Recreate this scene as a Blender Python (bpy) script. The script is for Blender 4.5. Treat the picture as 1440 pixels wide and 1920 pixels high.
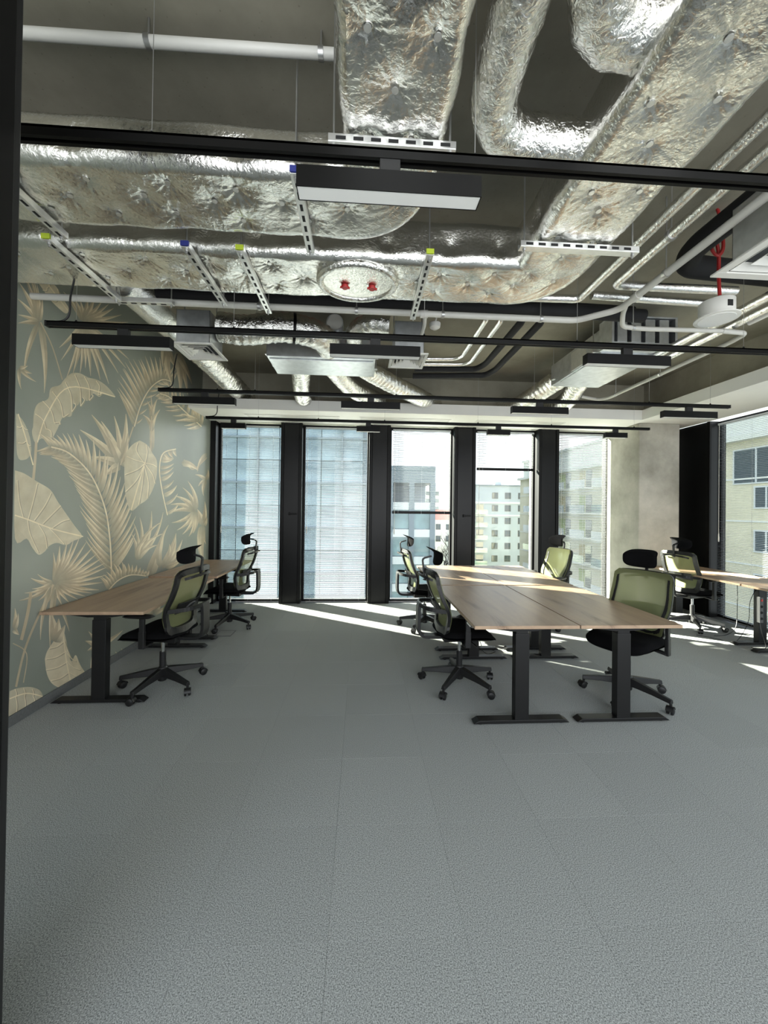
import bpy, math, random
import numpy as np
from mathutils import Vector, Matrix

for o in list(bpy.data.objects):
    bpy.data.objects.remove(o)
sc = bpy.context.scene
COL = sc.collection
R = math.radians
random.seed(7)
rng = np.random.default_rng(11)

# ------------------------------------------------------------------ camera
F_PX, YAW, PITCH, ROLL, CY, EYE = 715.5, R(3.36), R(0.473), R(0.736), 948.4, 1.55
_w = Vector((math.sin(YAW) * math.cos(PITCH), math.cos(YAW) * math.cos(PITCH), math.sin(PITCH)))
_r0 = Vector((math.cos(YAW), -math.sin(YAW), 0.0))
_u0 = _r0.cross(_w)
_r = _r0 * math.cos(ROLL) + _u0 * math.sin(ROLL)
_u = -_r0 * math.sin(ROLL) + _u0 * math.cos(ROLL)
cam_data = bpy.data.cameras.new('camera')
cam_data.sensor_fit = 'VERTICAL'
cam_data.sensor_height = 36.0
cam_data.lens = F_PX / 1920 * 36.0
cam_data.shift_y = -(960 - CY) / 1920
cam_data.clip_start = 0.05
cam_data.clip_end = 600
cam = bpy.data.objects.new('camera', cam_data)
COL.objects.link(cam)
cam.matrix_world = Matrix(((_r.x, _u.x, -_w.x, 0), (_r.y, _u.y, -_w.y, 0), (_r.z, _u.z, -_w.z, EYE), (0, 0, 0, 1)))
sc.camera = cam

# ------------------------------------------------------------------ world, sun, exposure
SKY_STRENGTH, SUN_STRENGTH, EXPOSURE = 1.0, 48.0, 2.3
sc.view_settings.view_transform = 'Standard'
sc.view_settings.look = 'None'
sc.view_settings.gamma = 1.0
sc.view_settings.use_curve_mapping = False
sc.view_settings.exposure = EXPOSURE
world = bpy.data.worlds.new('sky')
sc.world = world
world.use_nodes = True
nt = world.node_tree
nt.nodes.clear()
wo = nt.nodes.new('ShaderNodeOutputWorld')
bg = nt.nodes.new('ShaderNodeBackground')
bg.inputs['Strength'].default_value = SKY_STRENGTH
tc = nt.nodes.new('ShaderNodeTexCoord')
sep = nt.nodes.new('ShaderNodeSeparateXYZ')
ramp = nt.nodes.new('ShaderNodeValToRGB')
ramp.color_ramp.elements[0].position = 0.0
ramp.color_ramp.elements[0].color = (0.70, 0.75, 0.78, 1)
ramp.color_ramp.elements[1].position = 0.7
ramp.color_ramp.elements[1].color = (0.42, 0.54, 0.70, 1)
noi = nt.nodes.new('ShaderNodeTexNoise')
noi.inputs['Scale'].default_value = 3.2
noi.inputs['Detail'].default_value = 7
cr = nt.nodes.new('ShaderNodeValToRGB')
cr.color_ramp.elements[0].position = 0.42
cr.color_ramp.elements[1].position = 0.62
mixc = nt.nodes.new('ShaderNodeMixRGB')
mixc.inputs['Color2'].default_value = (0.90, 0.90, 0.90, 1)
nt.links.new(tc.outputs['Generated'], sep.inputs[0])
nt.links.new(sep.outputs['Z'], ramp.inputs[0])
nt.links.new(tc.outputs['Generated'], noi.inputs['Vector'])
nt.links.new(noi.outputs['Fac'], cr.inputs[0])
nt.links.new(cr.outputs[0], mixc.inputs['Fac'])
nt.links.new(ramp.outputs[0], mixc.inputs['Color1'])
nt.links.new(mixc.outputs[0], bg.inputs['Color'])
nt.links.new(bg.outputs[0], wo.inputs['Surface'])

SUN_EL = R(21)
sun_travel = Vector((0.837 * math.cos(SUN_EL), -0.548 * math.cos(SUN_EL), -math.sin(SUN_EL)))
sd = bpy.data.lights.new('sun', 'SUN')
sd.energy = SUN_STRENGTH
sd.angle = R(0.53)
sd.color = (1.0, 0.93, 0.80)
sun = bpy.data.objects.new('sun', sd)
COL.objects.link(sun)
sun.location = (-20, 20, 18)
sun.rotation_euler = sun_travel.to_track_quat('-Z', 'Y').to_euler()

try:
    sc.cycles.use_denoising = True
    sc.cycles.max_bounces = 10
    sc.cycles.diffuse_bounces = 6
    sc.cycles.glossy_bounces = 4
    sc.cycles.transparent_max_bounces = 16
    sc.cycles.sample_clamp_indirect = 6.0
    sc.cycles.caustics_reflective = False
    sc.cycles.caustics_refractive = False
except Exception:
    pass


# ------------------------------------------------------------------ measuring: a pixel of the 1440x1920 frame onto a real plane
def at(x, y, X=None, Y=None, Z=None):
    d = _r * (x - 720) - _u * (y - CY) + _w * F_PX
    o = Vector((0, 0, EYE))
    if X is not None:
        t = X / d.x
    elif Y is not None:
        t = Y / d.y
    else:
        t = (Z - EYE) / d.z
    return o + d * t


# ------------------------------------------------------------------ materials
MATS = {}


def newmat(name):
    m = bpy.data.materials.new(name)
    m.use_nodes = True
    n = m.node_tree
    b = n.nodes['Principled BSDF']
    MATS[name] = m
    return m, n, b


def plain(name, col, rough=0.5, metal=0.0, spec=0.5, noise=0.0, nscale=8.0, bump=0.0, bscale=40.0):
    m, n, b = newmat(name)
    b.inputs['Base Color'].default_value = (*col, 1)
    b.inputs['Roughness'].default_value = rough
    b.inputs['Metallic'].default_value = metal
    b.inputs['Specular IOR Level'].default_value = spec
    t = n.nodes.new('ShaderNodeTexCoord')
    if noise > 0:
        x = n.nodes.new('ShaderNodeTexNoise')
        x.inputs['Scale'].default_value = nscale
        x.inputs['Detail'].default_value = 6
        r_ = n.nodes.new('ShaderNodeValToRGB')
        r_.color_ramp.elements[0].position = 0.3
        r_.color_ramp.elements[1].position = 0.7
        r_.color_ramp.elements[0].color = (*[max(0, c * (1 - noise)) for c in col], 1)
        r_.color_ramp.elements[1].color = (*[min(1, c * (1 + noise)) for c in col], 1)
        n.links.new(t.outputs['Object'], x.inputs['Vector'])
        n.links.new(x.outputs['Fac'], r_.inputs[0])
        n.links.new(r_.outputs[0], b.inputs['Base Color'])
    if bump > 0:
        x = n.nodes.new('ShaderNodeTexNoise')
        x.inputs['Scale'].default_value = bscale
        x.inputs['Detail'].default_value = 5
        bm = n.nodes.new('ShaderNodeBump')
        bm.inputs['Strength'].default_value = bump
        bm.inputs['Distance'].default_value = 0.01
        n.links.new(t.outputs['Object'], x.inputs['Vector'])
        n.links.new(x.outputs['Fac'], bm.inputs['Height'])
        n.links.new(bm.outputs[0], b.inputs['Normal'])
    return m


def foil(name, col, rough, s1, s2, strength):
    m, n, b = newmat(name)
    b.inputs['Base Color'].default_value = (*col, 1)
    b.inputs['Metallic'].default_value = 1.0
    b.inputs['Roughness'].default_value = rough
    t = n.nodes.new('ShaderNodeTexCoord')
    x = n.nodes.new('ShaderNodeTexNoise')
    x.inputs['Scale'].default_value = s1
    x.inputs['Detail'].default_value = 4
    x.inputs['Distortion'].default_value = 1.2
    y = n.nodes.new('ShaderNodeTexNoise')
    y.noise_type = 'RIDGED_MULTIFRACTAL'
    y.inputs['Scale'].default_value = s2
    y.inputs['Detail'].default_value = 3
    y.inputs['Distortion'].default_value = 0.8
    mx = n.nodes.new('ShaderNodeMath')
    mx.operation = 'MULTIPLY_ADD'
    mx.inputs[1].default_value = 0.35
    bm = n.nodes.new('ShaderNodeBump')
    bm.inputs['Strength'].default_value = strength
    bm.inputs['Distance'].default_value = 0.012
    n.links.new(t.outputs['Object'], x.inputs['Vector'])
    n.links.new(t.outputs['Object'], y.inputs['Vector'])
    n.links.new(y.outputs['Fac'], mx.inputs[0])
    n.links.new(x.outputs['Fac'], mx.inputs[2])
    n.links.new(mx.outputs[0], bm.inputs['Height'])
    n.links.new(bm.outputs[0], b.inputs['Normal'])
    return m


foil('foil', (0.86, 0.85, 0.81), 0.24, 60, 24, 0.26)
foil('foil_flex', (0.86, 0.85, 0.81), 0.22, 48, 22, 0.6)
foil('foil_pipe', (0.88, 0.88, 0.86), 0.24, 60, 30, 0.35)
plain('galvanised', (0.62, 0.64, 0.65), 0.38, 0.85, noise=0.12, nscale=14)
plain('strut_steel', (0.78, 0.78, 0.76), 0.35, 0.8, noise=0.06, nscale=30)
plain('slot_dark', (0.012, 0.012, 0.012), 0.8)
plain('rod_steel', (0.50, 0.50, 0.49), 0.4, 0.9)
plain('black_metal', (0.0028, 0.0028, 0.0028), 0.42, 0.0, 0.18)
plain('black_frame', (0.0035, 0.0035, 0.0037), 0.36, 0.0, 0.25, noise=0.2, nscale=5)
plain('black_plastic', (0.009, 0.009, 0.0092), 0.42, 0.0, 0.36)
plain('desk_steel', (0.008, 0.008, 0.008), 0.42, 0.0, 0.28)
plain('grey_plastic', (0.10, 0.10, 0.10), 0.45)
plain('black_fabric', (0.005, 0.005, 0.0055), 0.95, 0, 0.08, bump=0.25, bscale=350)
plain('rubber_insulation', (0.014, 0.014, 0.015), 0.75, 0, 0.3)
plain('chrome', (0.8, 0.8, 0.8), 0.12, 1.0)
plain('white_paint', (0.80, 0.79, 0.74), 0.6, 0, 0.4, noise=0.02, nscale=3)
plain('white_plastic', (0.74, 0.73, 0.68), 0.4)
plain('pvc', (0.60, 0.59, 0.54), 0.45, noise=0.04, nscale=6)
plain('lamp_diffuser', (0.80, 0.80, 0.77), 0.5)
plain('red_plastic', (0.42, 0.02, 0.02), 0.45)
plain('lime_plastic', (0.50, 0.62, 0.05), 0.5)
plain('blue_plastic', (0.03, 0.04, 0.22), 0.5)
plain('slat_aluminium', (0.42, 0.44, 0.45), 0.4, 0.2)
plain('baseboard', (0.12, 0.125, 0.122), 0.85, 0, 0.2, noise=0.1, nscale=60)
plain('door_jamb', (0.010, 0.010, 0.010), 0.5, 0, 0.3)
plain('power_red', (0.8, 0.03, 0.02), 0.4)


def concrete(name, dark, light):
    m, n, b = newmat(name)
    b.inputs['Roughness'].default_value = 0.85
    b.inputs['Specular IOR Level'].default_value = 0.25
    t = n.nodes.new('ShaderNodeTexCoord')
    a = n.nodes.new('ShaderNodeTexNoise')
    a.inputs['Scale'].default_value = 1.7
    a.inputs['Detail'].default_value = 8
    a.inputs['Roughness'].default_value = 0.62
    r_ = n.nodes.new('ShaderNodeValToRGB')
    r_.color_ramp.elements[0].position = 0.30
    r_.color_ramp.elements[1].position = 0.70
    r_.color_ramp.elements[0].color = (*dark, 1)
    r_.color_ramp.elements[1].color = (*light, 1)
    v = n.nodes.new('ShaderNodeTexVoronoi')
    v.inputs['Scale'].default_value = 26
    pr = n.nodes.new('ShaderNodeValToRGB')
    pr.color_ramp.elements[0].position = 0.04
    pr.color_ramp.elements[0].color = (0.55, 0.55, 0.55, 1)
    pr.color_ramp.elements[1].position = 0.12
    mu = n.nodes.new('ShaderNodeMixRGB')
    mu.blend_type = 'MULTIPLY'
    mu.inputs['Fac'].default_value = 0.6
    bm = n.nodes.new('ShaderNodeBump')
    bm.inputs['Strength'].default_value = 0.2
    bm.inputs['Distance'].default_value = 0.01
    n.links.new(t.outputs['Object'], a.inputs['Vector'])
    n.links.new(t.outputs['Object'], v.inputs['Vector'])
    n.links.new(a.outputs['Fac'], r_.inputs[0])
    n.links.new(v.outputs['Distance'], pr.inputs[0])
    n.links.new(r_.outputs[0], mu.inputs['Color1'])
    n.links.new(pr.outputs[0], mu.inputs['Color2'])
    n.links.new(mu.outputs[0], b.inputs['Base Color'])
    n.links.new(a.outputs['Fac'], bm.inputs['Height'])
    n.links.new(bm.outputs[0], b.inputs['Normal'])
    return m


concrete('concrete_slab', (0.25, 0.235, 0.185), (0.38, 0.355, 0.28))
concrete('concrete_column', (0.25, 0.24, 0.20), (0.50, 0.475, 0.41))


def carpet():
    m, n, b = newmat('carpet')
    b.inputs['Roughness'].default_value = 0.95
    b.inputs['Specular IOR Level'].default_value = 0.12
    t = n.nodes.new('ShaderNodeTexCoord')
    g = n.nodes.new('ShaderNodeNewGeometry')
    oi = n.nodes.new('ShaderNodeObjectInfo')
    a = n.nodes.new('ShaderNodeTexNoise')
    a.inputs['Scale'].default_value = 240
    a.inputs['Detail'].default_value = 4
    a.inputs['Roughness'].default_value = 0.7
    r_ = n.nodes.new('ShaderNodeValToRGB')
    r_.color_ramp.elements[0].position = 0.36
    r_.color_ramp.elements[1].position = 0.64
    r_.color_ramp.elements[0].color = (0.105, 0.114, 0.108, 1)
    r_.color_ramp.elements[1].color = (0.56, 0.575, 0.55, 1)
    hs = n.nodes.new('ShaderNodeHueSaturation')
    mr = n.nodes.new('ShaderNodeMapRange')
    mr.inputs['To Min'].default_value = 0.975
    mr.inputs['To Max'].default_value = 1.025
    bm = n.nodes.new('ShaderNodeBump')
    bm.inputs['Strength'].default_value = 0.18
    bm.inputs['Distance'].default_value = 0.004
    n.links.new(g.outputs['Position'], a.inputs['Vector'])
    n.links.new(a.outputs['Fac'], r_.inputs[0])
    n.links.new(oi.outputs['Random'], mr.inputs['Value'])
    n.links.new(mr.outputs[0], hs.inputs['Value'])
    n.links.new(r_.outputs[0], hs.inputs['Color'])
    n.links.new(hs.outputs[0], b.inputs['Base Color'])
    n.links.new(a.outputs['Fac'], bm.inputs['Height'])
    n.links.new(bm.outputs[0], b.inputs['Normal'])


carpet()


def wood():
    m, n, b = newmat('oak')
    b.inputs['Roughness'].default_value = 0.42
    b.inputs['Specular IOR Level'].default_value = 0.4
    t = n.nodes.new('ShaderNodeTexCoord')
    mp = n.nodes.new('ShaderNodeMapping')
    mp.inputs['Scale'].default_value = (9, 0.9, 9)
    oi = n.nodes.new('ShaderNodeObjectInfo')
    ad = n.nodes.new('ShaderNodeVectorMath')
    ad.operation = 'ADD'
    sc_ = n.nodes.new('ShaderNodeVectorMath')
    sc_.operation = 'SCALE'
    sc_.inputs['Scale'].default_value = 13.0
    cmb = n.nodes.new('ShaderNodeCombineXYZ')
    a = n.nodes.new('ShaderNodeTexNoise')
    a.inputs['Scale'].default_value = 1.0
    a.inputs['Detail'].default_value = 8
    a.inputs['Roughness'].default_value = 0.65
    a.inputs['Distortion'].default_value = 0.5
    r_ = n.nodes.new('ShaderNodeValToRGB')
    e = r_.color_ramp.elements
    e[0].position = 0.30
    e[0].color = (0.13, 0.080, 0.048, 1)
    e[1].position = 0.62
    e[1].color = (0.39, 0.275, 0.18, 1)
    x = e.new(0.42)
    x.color = (0.32, 0.22, 0.145, 1)
    n.links.new(t.outputs['Object'], mp.inputs['Vector'])
    n.links.new(oi.outputs['Random'], cmb.inputs[0])
    n.links.new(oi.outputs['Random'], cmb.inputs[1])
    n.links.new(cmb.outputs[0], sc_.inputs[0])
    n.links.new(mp.outputs[0], ad.inputs[0])
    n.links.new(sc_.outputs[0], ad.inputs[1])
    n.links.new(ad.outputs[0], a.inputs['Vector'])
    n.links.new(a.outputs['Fac'], r_.inputs[0])
    n.links.new(r_.outputs[0], b.inputs['Base Color'])


wood()


def glass(name, tint, refl):
    m = bpy.data.materials.new(name)
    m.use_nodes = True
    n = m.node_tree
    n.nodes.clear()
    o = n.nodes.new('ShaderNodeOutputMaterial')
    tr = n.nodes.new('ShaderNodeBsdfTransparent')
    tr.inputs['Color'].default_value = (*tint, 1)
    gl = n.nodes.new('ShaderNodeBsdfGlossy')
    gl.inputs['Roughness'].default_value = 0.02
    lw = n.nodes.new('ShaderNodeLayerWeight')
    lw.inputs['Blend'].default_value = 0.5
    pw = n.nodes.new('ShaderNodeMath')
    pw.operation = 'POWER'
    pw.inputs[1].default_value = 4.0
    fr = n.nodes.new('ShaderNodeMath')
    fr.operation = 'MULTIPLY_ADD'
    fr.inputs[1].default_value = refl
    fr.inputs[2].default_value = 0.03
    n.links.new(lw.outputs['Facing'], pw.inputs[0])
    n.links.new(pw.outputs[0], fr.inputs[0])
    mx = n.nodes.new('ShaderNodeMixShader')
    n.links.new(fr.outputs[0], mx.inputs[0])
    n.links.new(tr.outputs[0], mx.inputs[1])
    n.links.new(gl.outputs[0], mx.inputs[2])
    n.links.new(mx.outputs[0], o.inputs['Surface'])
    MATS[name] = m


glass('window_glass', (0.70, 0.73, 0.73), 0.5)


def mesh_fabric(name, col, alpha):
    m, n, b = newmat(name)
    b.inputs['Base Color'].default_value = (*col, 1)
    b.inputs['Roughness'].default_value = 0.85
    b.inputs['Specular IOR Level'].default_value = 0.2
    o = n.nodes['Material Output']
    tl = n.nodes.new('ShaderNodeBsdfTranslucent')
    tl.inputs['Color'].default_value = (*col, 1)
    m1 = n.nodes.new('ShaderNodeMixShader')
    m1.inputs[0].default_value = 0.45
    tr = n.nodes.new('ShaderNodeBsdfTransparent')
    m2 = n.nodes.new('ShaderNodeMixShader')
    m2.inputs[0].default_value = alpha
    n.links.new(b.outputs[0], m1.inputs[1])
    n.links.new(tl.outputs[0], m1.inputs[2])
    n.links.new(tr.outputs[0], m2.inputs[1])
    n.links.new(m1.outputs[0], m2.inputs[2])
    n.links.new(m2.outputs[0], o.inputs['Surface'])


mesh_fabric('green_mesh', (0.28, 0.30, 0.145), 0.74)


def wallpaper():
    m, n, b = newmat('wallpaper')
    b.inputs['Roughness'].default_value = 0.30
    b.inputs['Specular IOR Level'].default_value = 0.6
    t = n.nodes.new('ShaderNodeTexCoord')
    a = n.nodes.new('ShaderNodeTexNoise')
    a.inputs['Scale'].default_value = 0.9
    a.inputs['Detail'].default_value = 4
    r_ = n.nodes.new('ShaderNodeValToRGB')
    r_.color_ramp.elements[0].position = 0.3
    r_.color_ramp.elements[0].color = (0.20, 0.22, 0.185, 1)
    r_.color_ramp.elements[1].position = 0.7
    r_.color_ramp.elements[1].color = (0.285, 0.305, 0.26, 1)
    n.links.new(t.outputs['Object'], a.inputs['Vector'])
    n.links.new(a.outputs['Fac'], r_.inputs[0])
    n.links.new(r_.outputs[0], b.inputs['Base Color'])
    m, n, b = newmat('leaf_print')
    b.inputs['Roughness'].default_value = 0.32
    b.inputs['Specular IOR Level'].default_value = 0.6
    at_ = n.nodes.new('ShaderNodeAttribute')
    at_.attribute_name = 'print'
    t = n.nodes.new('ShaderNodeTexCoord')
    a = n.nodes.new('ShaderNodeTexNoise')
    a.inputs['Scale'].default_value = 9
    a.inputs['Detail'].default_value = 5
    mx = n.nodes.new('ShaderNodeMixRGB')
    mx.blend_type = 'MULTIPLY'
    mx.inputs['Fac'].default_value = 0.5
    r_ = n.nodes.new('ShaderNodeValToRGB')
    r_.color_ramp.elements[0].position = 0.3
    r_.color_ramp.elements[0].color = (0.66, 0.61, 0.53, 1)
    r_.color_ramp.elements[1].position = 0.65
    n.links.new(t.outputs['Object'], a.inputs['Vector'])
    n.links.new(a.outputs['Fac'], r_.inputs[0])
    n.links.new(at_.outputs['Color'], mx.inputs['Color1'])
    n.links.new(r_.outputs[0], mx.inputs['Color2'])
    n.links.new(mx.outputs[0], b.inputs['Base Color'])


wallpaper()
# outside
plain('tower_frame', (0.15, 0.185, 0.215), 0.5)
plain('tower_glass', (0.19, 0.25, 0.29), 0.12, 0.0, 0.6, noise=0.45, nscale=0.5)
plain('annex_glass', (0.16, 0.24, 0.25), 0.1, 0, 0.8, noise=0.4, nscale=0.6)
plain('grey_render', (0.38, 0.42, 0.48), 0.9, noise=0.05, nscale=0.4)
plain('cream_render', (0.66, 0.61, 0.46), 0.9, noise=0.06, nscale=0.6)
plain('white_render', (0.72, 0.72, 0.67), 0.9)
plain('green_panel', (0.34, 0.42, 0.13), 0.8)
plain('ochre_panel', (0.50, 0.40, 0.18), 0.8)
plain('house_window', (0.07, 0.09, 0.10), 0.1, 0, 0.7)
plain('window_white', (0.62, 0.64, 0.64), 0.5)
plain('window_brown', (0.10, 0.09, 0.08), 0.5)
plain('grass', (0.10, 0.13, 0.06), 1.0, noise=0.3, nscale=0.3)
plain('asphalt', (0.13, 0.13, 0.13), 0.9, noise=0.15, nscale=0.5)
plain('bark', (0.11, 0.095, 0.08), 0.9)
plain('brick_red', (0.33, 0.14, 0.11), 0.9, noise=0.1, nscale=2)
plain('car_paint', (0.5, 0.52, 0.55), 0.3)


# ------------------------------------------------------------------ mesh builder
def frame_of(t):
    t = Vector(t).normalized()
    a = Vector((0, 0, 1)) if abs(t.z) < 0.9 else Vector((1, 0, 0))
    n = t.cross(a).normalized()
    return t, n, n.cross(t)


class MB:
    def __init__(s):
        s.v, s.f = [], []

    def add(s, v, f):
        k = len(s.v)
        s.v += [tuple(p) for p in v]
        s.f += [tuple(i + k for i in q) for q in f]
        return s

    def box(s, lo, hi):
        x0, y0, z0 = lo
        x1, y1, z1 = hi
        return s.add([(x0, y0, z0), (x1, y0, z0), (x1, y1, z0), (x0, y1, z0), (x0, y0, z1), (x1, y0, z1), (x1, y1, z1), (x0, y1, z1)],
                     [(3, 2, 1, 0), (4, 5, 6, 7), (0, 1, 5, 4), (1, 2, 6, 5), (2, 3, 7, 6), (3, 0, 4, 7)])

    def cbox(s, c, d):
        return s.box([c[i] - d[i] / 2 for i in range(3)], [c[i] + d[i] / 2 for i in range(3)])

    def bar(s, a, b, w, h, up=(0, 0, 1), w2=None, h2=None):
        a, b = Vector(a), Vector(b)
        t = (b - a).normalized()
        u = Vector(up)
        n = t.cross(u)
        if n.length < 1e-5:
            n = t.cross(Vector((1, 0, 0)))
        n.normalize()
        u = n.cross(t)
        w2 = w if w2 is None else w2
        h2 = h if h2 is None else h2
        vs = []
        for p, ww, hh in ((a, w, h), (b, w2, h2)):
            vs += [p - n * ww / 2 - u * hh / 2, p + n * ww / 2 - u * hh / 2, p + n * ww / 2 + u * hh / 2, p - n * ww / 2 + u * hh / 2]
        return s.add(vs, [(0, 1, 2, 3), (7, 6, 5, 4), (0, 4, 5, 1), (1, 5, 6, 2), (2, 6, 7, 3), (3, 7, 4, 0)])

    def tube(s, pts, r, n=10, caps=True):
        pts = [Vector(p) for p in pts]
        m = len(pts)
        rs = r if isinstance(r, (list, tuple)) else [r] * m
        vs, fs = [], []
        t0 = (pts[1] - pts[0]).normalized()
        _, nn, bb = frame_of(t0)
        prev = t0
        for i, p in enumerate(pts):
            t = (pts[min(i + 1, m - 1)] - pts[max(i - 1, 0)]).normalized()
            q = prev.rotation_difference(t)
            nn = q @ nn
            bb = q @ bb
            prev = t
            for k in range(n):
                a = 2 * math.pi * k / n
                vs.append(p + (nn * math.cos(a) + bb * math.sin(a)) * rs[i])
        for i in range(m - 1):
            for k in range(n):
                fs.append((i * n + k, i * n + (k + 1) % n, (i + 1) * n + (k + 1) % n, (i + 1) * n + k))
        if caps:
            fs.append(tuple(range(n))[::-1])
            fs.append(tuple((m - 1) * n + k for k in range(n)))
        return s.add(vs, fs)

    def lathe(s, prof, c=(0, 0, 0), n=20, axis='z'):
        vs, fs = [], []
        for (r, z) in prof:
            for k in range(n):
                a = 2 * math.pi * k / n
                p = (r * math.cos(a), r * math.sin(a), z)
                if axis == 'x':
                    p = (p[2], p[0], p[1])
                elif axis == 'y':
                    p = (p[0], p[2], p[1])
                vs.append((c[0] + p[0], c[1] + p[1], c[2] + p[2]))
        for i in range(len(prof) - 1):
            for k in range(n):
                fs.append((i * n + k, i * n + (k + 1) % n, (i + 1) * n + (k + 1) % n, (i + 1) * n + k))
        fs.append(tuple(range(n))[::-1])
        fs.append(tuple((len(prof) - 1) * n + k for k in range(n)))
        return s.add(vs, fs)

    def prism(s, poly, z0, z1):
        n = len(poly)
        vs = [(x, y, z0) for x, y in poly] + [(x, y, z1) for x, y in poly]
        fs = [tuple(range(n))[::-1], tuple(range(n, 2 * n))]
        fs += [(i, (i + 1) % n, n + (i + 1) % n, n + i) for i in range(n)]
        return s.add(vs, fs)

    def sheet(s, fn, nu, nv, thick=None):
        """grid fn(u,v)->Vector, u,v in 0..1; optional thickness along the normal gives a closed shell"""
        P = [[Vector(fn(i / nu, j / nv)) for j in range(nv + 1)] for i in range(nu + 1)]
        W = nv + 1

        def nor(i, j):
            a = P[min(i + 1, nu)][j] - P[max(i - 1, 0)][j]
            b = P[i][min(j + 1, nv)] - P[i][max(j - 1, 0)]
            q = a.cross(b)
            return q.normalized() if q.length > 1e-9 else Vector((0, 0, 1))
        if thick is None:
            vs = [p for row in P for p in row]
            fs = [(i * W + j, (i + 1) * W + j, (i + 1) * W + j + 1, i * W + j + 1) for i in range(nu) for j in range(nv)]
            return s.add(vs, fs)
        A = [P[i][j] + nor(i, j) * thick / 2 for i in range(nu + 1) for j in range(W)]
        B = [P[i][j] - nor(i, j) * thick / 2 for i in range(nu + 1) for j in range(W)]
        k = len(A)
        fs = []
        for i in range(nu):
            for j in range(nv):
                q = (i * W + j, (i + 1) * W + j, (i + 1) * W + j + 1, i * W + j + 1)
                fs.append(q)
                fs.append(tuple(x + k for x in q[::-1]))
        for i in range(nu):
            for j in (0, nv):
                a, b = i * W + j, (i + 1) * W + j
                fs.append((a, a + k, b + k, b) if j == 0 else (b, b + k, a + k, a))
        for j in range(nv):
            for i in (0, nu):
                a, b = i * W + j, i * W + j + 1
                fs.append((b, b + k, a + k, a) if i == 0 else (a, a + k, b + k, b))
        return s.add(A + B, fs)

    def build(s, name, mat, parent=None, smooth=False, bevel=0.0, seg=2):
        me = bpy.data.meshes.new(name)
        me.from_pydata([tuple(p) for p in s.v], [], s.f)
        me.validate()
        me.update()
        if smooth:
            me.polygons.foreach_set('use_smooth', [True] * len(me.polygons))
            try:
                me.set_sharp_from_angle(angle=R(40))
            except Exception:
                pass
        me.materials.append(MATS[mat])
        o = bpy.data.objects.new(name, me)
        COL.objects.link(o)
        if parent is not None:
            o.parent = parent
        if bevel > 0:
            b = o.modifiers.new('bevel', 'BEVEL')
            b.width = bevel
            b.segments = seg
            b.limit_method = 'ANGLE'
        return o


def tag(o, label=None, cat=None, group=None, kind=None):
    if label:
        o['label'] = label
    if cat:
        o['category'] = cat
    if group:
        o['group'] = group
    if kind:
        o['kind'] = kind
    return o


def empty(name, loc=(0, 0, 0), rz=0.0):
    o = bpy.data.objects.new(name, None)
    o.empty_display_size = 0.1
    COL.objects.link(o)
    o.location = loc
    o.rotation_euler = (0, 0, rz)
    return o


KIDS = {}


def copytree(o, parent=None):
    c = o.copy()
    COL.objects.link(c)
    c.parent = parent
    for ch in [x for x in bpy.data.objects if x.parent == o]:
        copytree(ch, c)
    return c


def inst(src, name, loc, parent=None, scale=None, rot=None):
    """another object on the same mesh data"""
    o = bpy.data.objects.new(name, src.data)
    COL.objects.link(o)
    o.parent = parent
    o.location = loc
    if scale:
        o.scale = scale
    if rot:
        o.rotation_euler = rot
    return o


def catmull(pts, n=8):
    pts = [Vector(p) for p in pts]
    out = []
    for i in range(len(pts) - 1):
        p0, p1, p2, p3 = pts[max(i - 1, 0)], pts[i], pts[i + 1], pts[min(i + 2, len(pts) - 1)]
        for k in range(n):
            t = k / n
            out.append(0.5 * ((2 * p1) + (p2 - p0) * t + (2 * p0 - 5 * p1 + 4 * p2 - p3) * t * t + (3 * p1 - p0 - 3 * p2 + p3) * t ** 3))
    out.append(pts[-1])
    return out


# ------------------------------------------------------------------ the room
XL, XR, YB, YF, ZC = -2.43, 5.20, 6.25, -1.6, 3.60
fl = tag(MB().box((XL - 0.2, YF, -0.25), (XR + 0.35, YB + 0.45, -0.012)).build('floor', 'grey_plastic'), kind='structure')
tile0 = None
T = 0.5
for i in range(-8, 12):
    for j in range(-7, 14):
        x0, y0 = 0.90 + (i - 1) * T, 0.385 + (j - 0) * T - 0.5
        x1, y1 = x0 + T, y0 + T
        x0c, x1c, y0c, y1c = max(x0, XL), min(x1, XR), max(y0, YF), min(y1, YB + 0.02)
        if x1c - x0c < 0.02 or y1c - y0c < 0.02:
            continue
        g = 0.0003
        full = (x1c - x0c > T - 1e-6) and (y1c - y0c > T - 1e-6)
        if full and tile0 is not None:
            inst(tile0, 'carpet_tile', ((x0c + x1c) / 2, (y0c + y1c) / 2, 0), fl)
            continue
        hx, hy = (x1c - x0c) / 2 - g, (y1c - y0c) / 2 - g
        b = MB()
        e = 0.0006
        vs = [(-hx, -hy, -0.012), (hx, -hy, -0.012), (hx, hy, -0.012), (-hx, hy, -0.012),
              (-hx, -hy, -e), (hx, -hy, -e), (hx, hy, -e), (-hx, hy, -e),
              (-hx + e, -hy + e, 0), (hx - e, -hy + e, 0), (hx - e, hy - e, 0), (-hx + e, hy - e, 0)]
        fs = [(3, 2, 1, 0), (8, 9, 10, 11)]
        for k in range(4):
            m_ = (k + 1) % 4
            fs += [(k, m_, 4 + m_, 4 + k), (4 + k, 4 + m_, 8 + m_, 8 + k)]
        b.add(vs, fs)
        o = b.build('carpet_tile', 'carpet', fl)
        o.location = ((x0c + x1c) / 2, (y0c + y1c) / 2, 0)
        if full:
            tile0 = o

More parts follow.
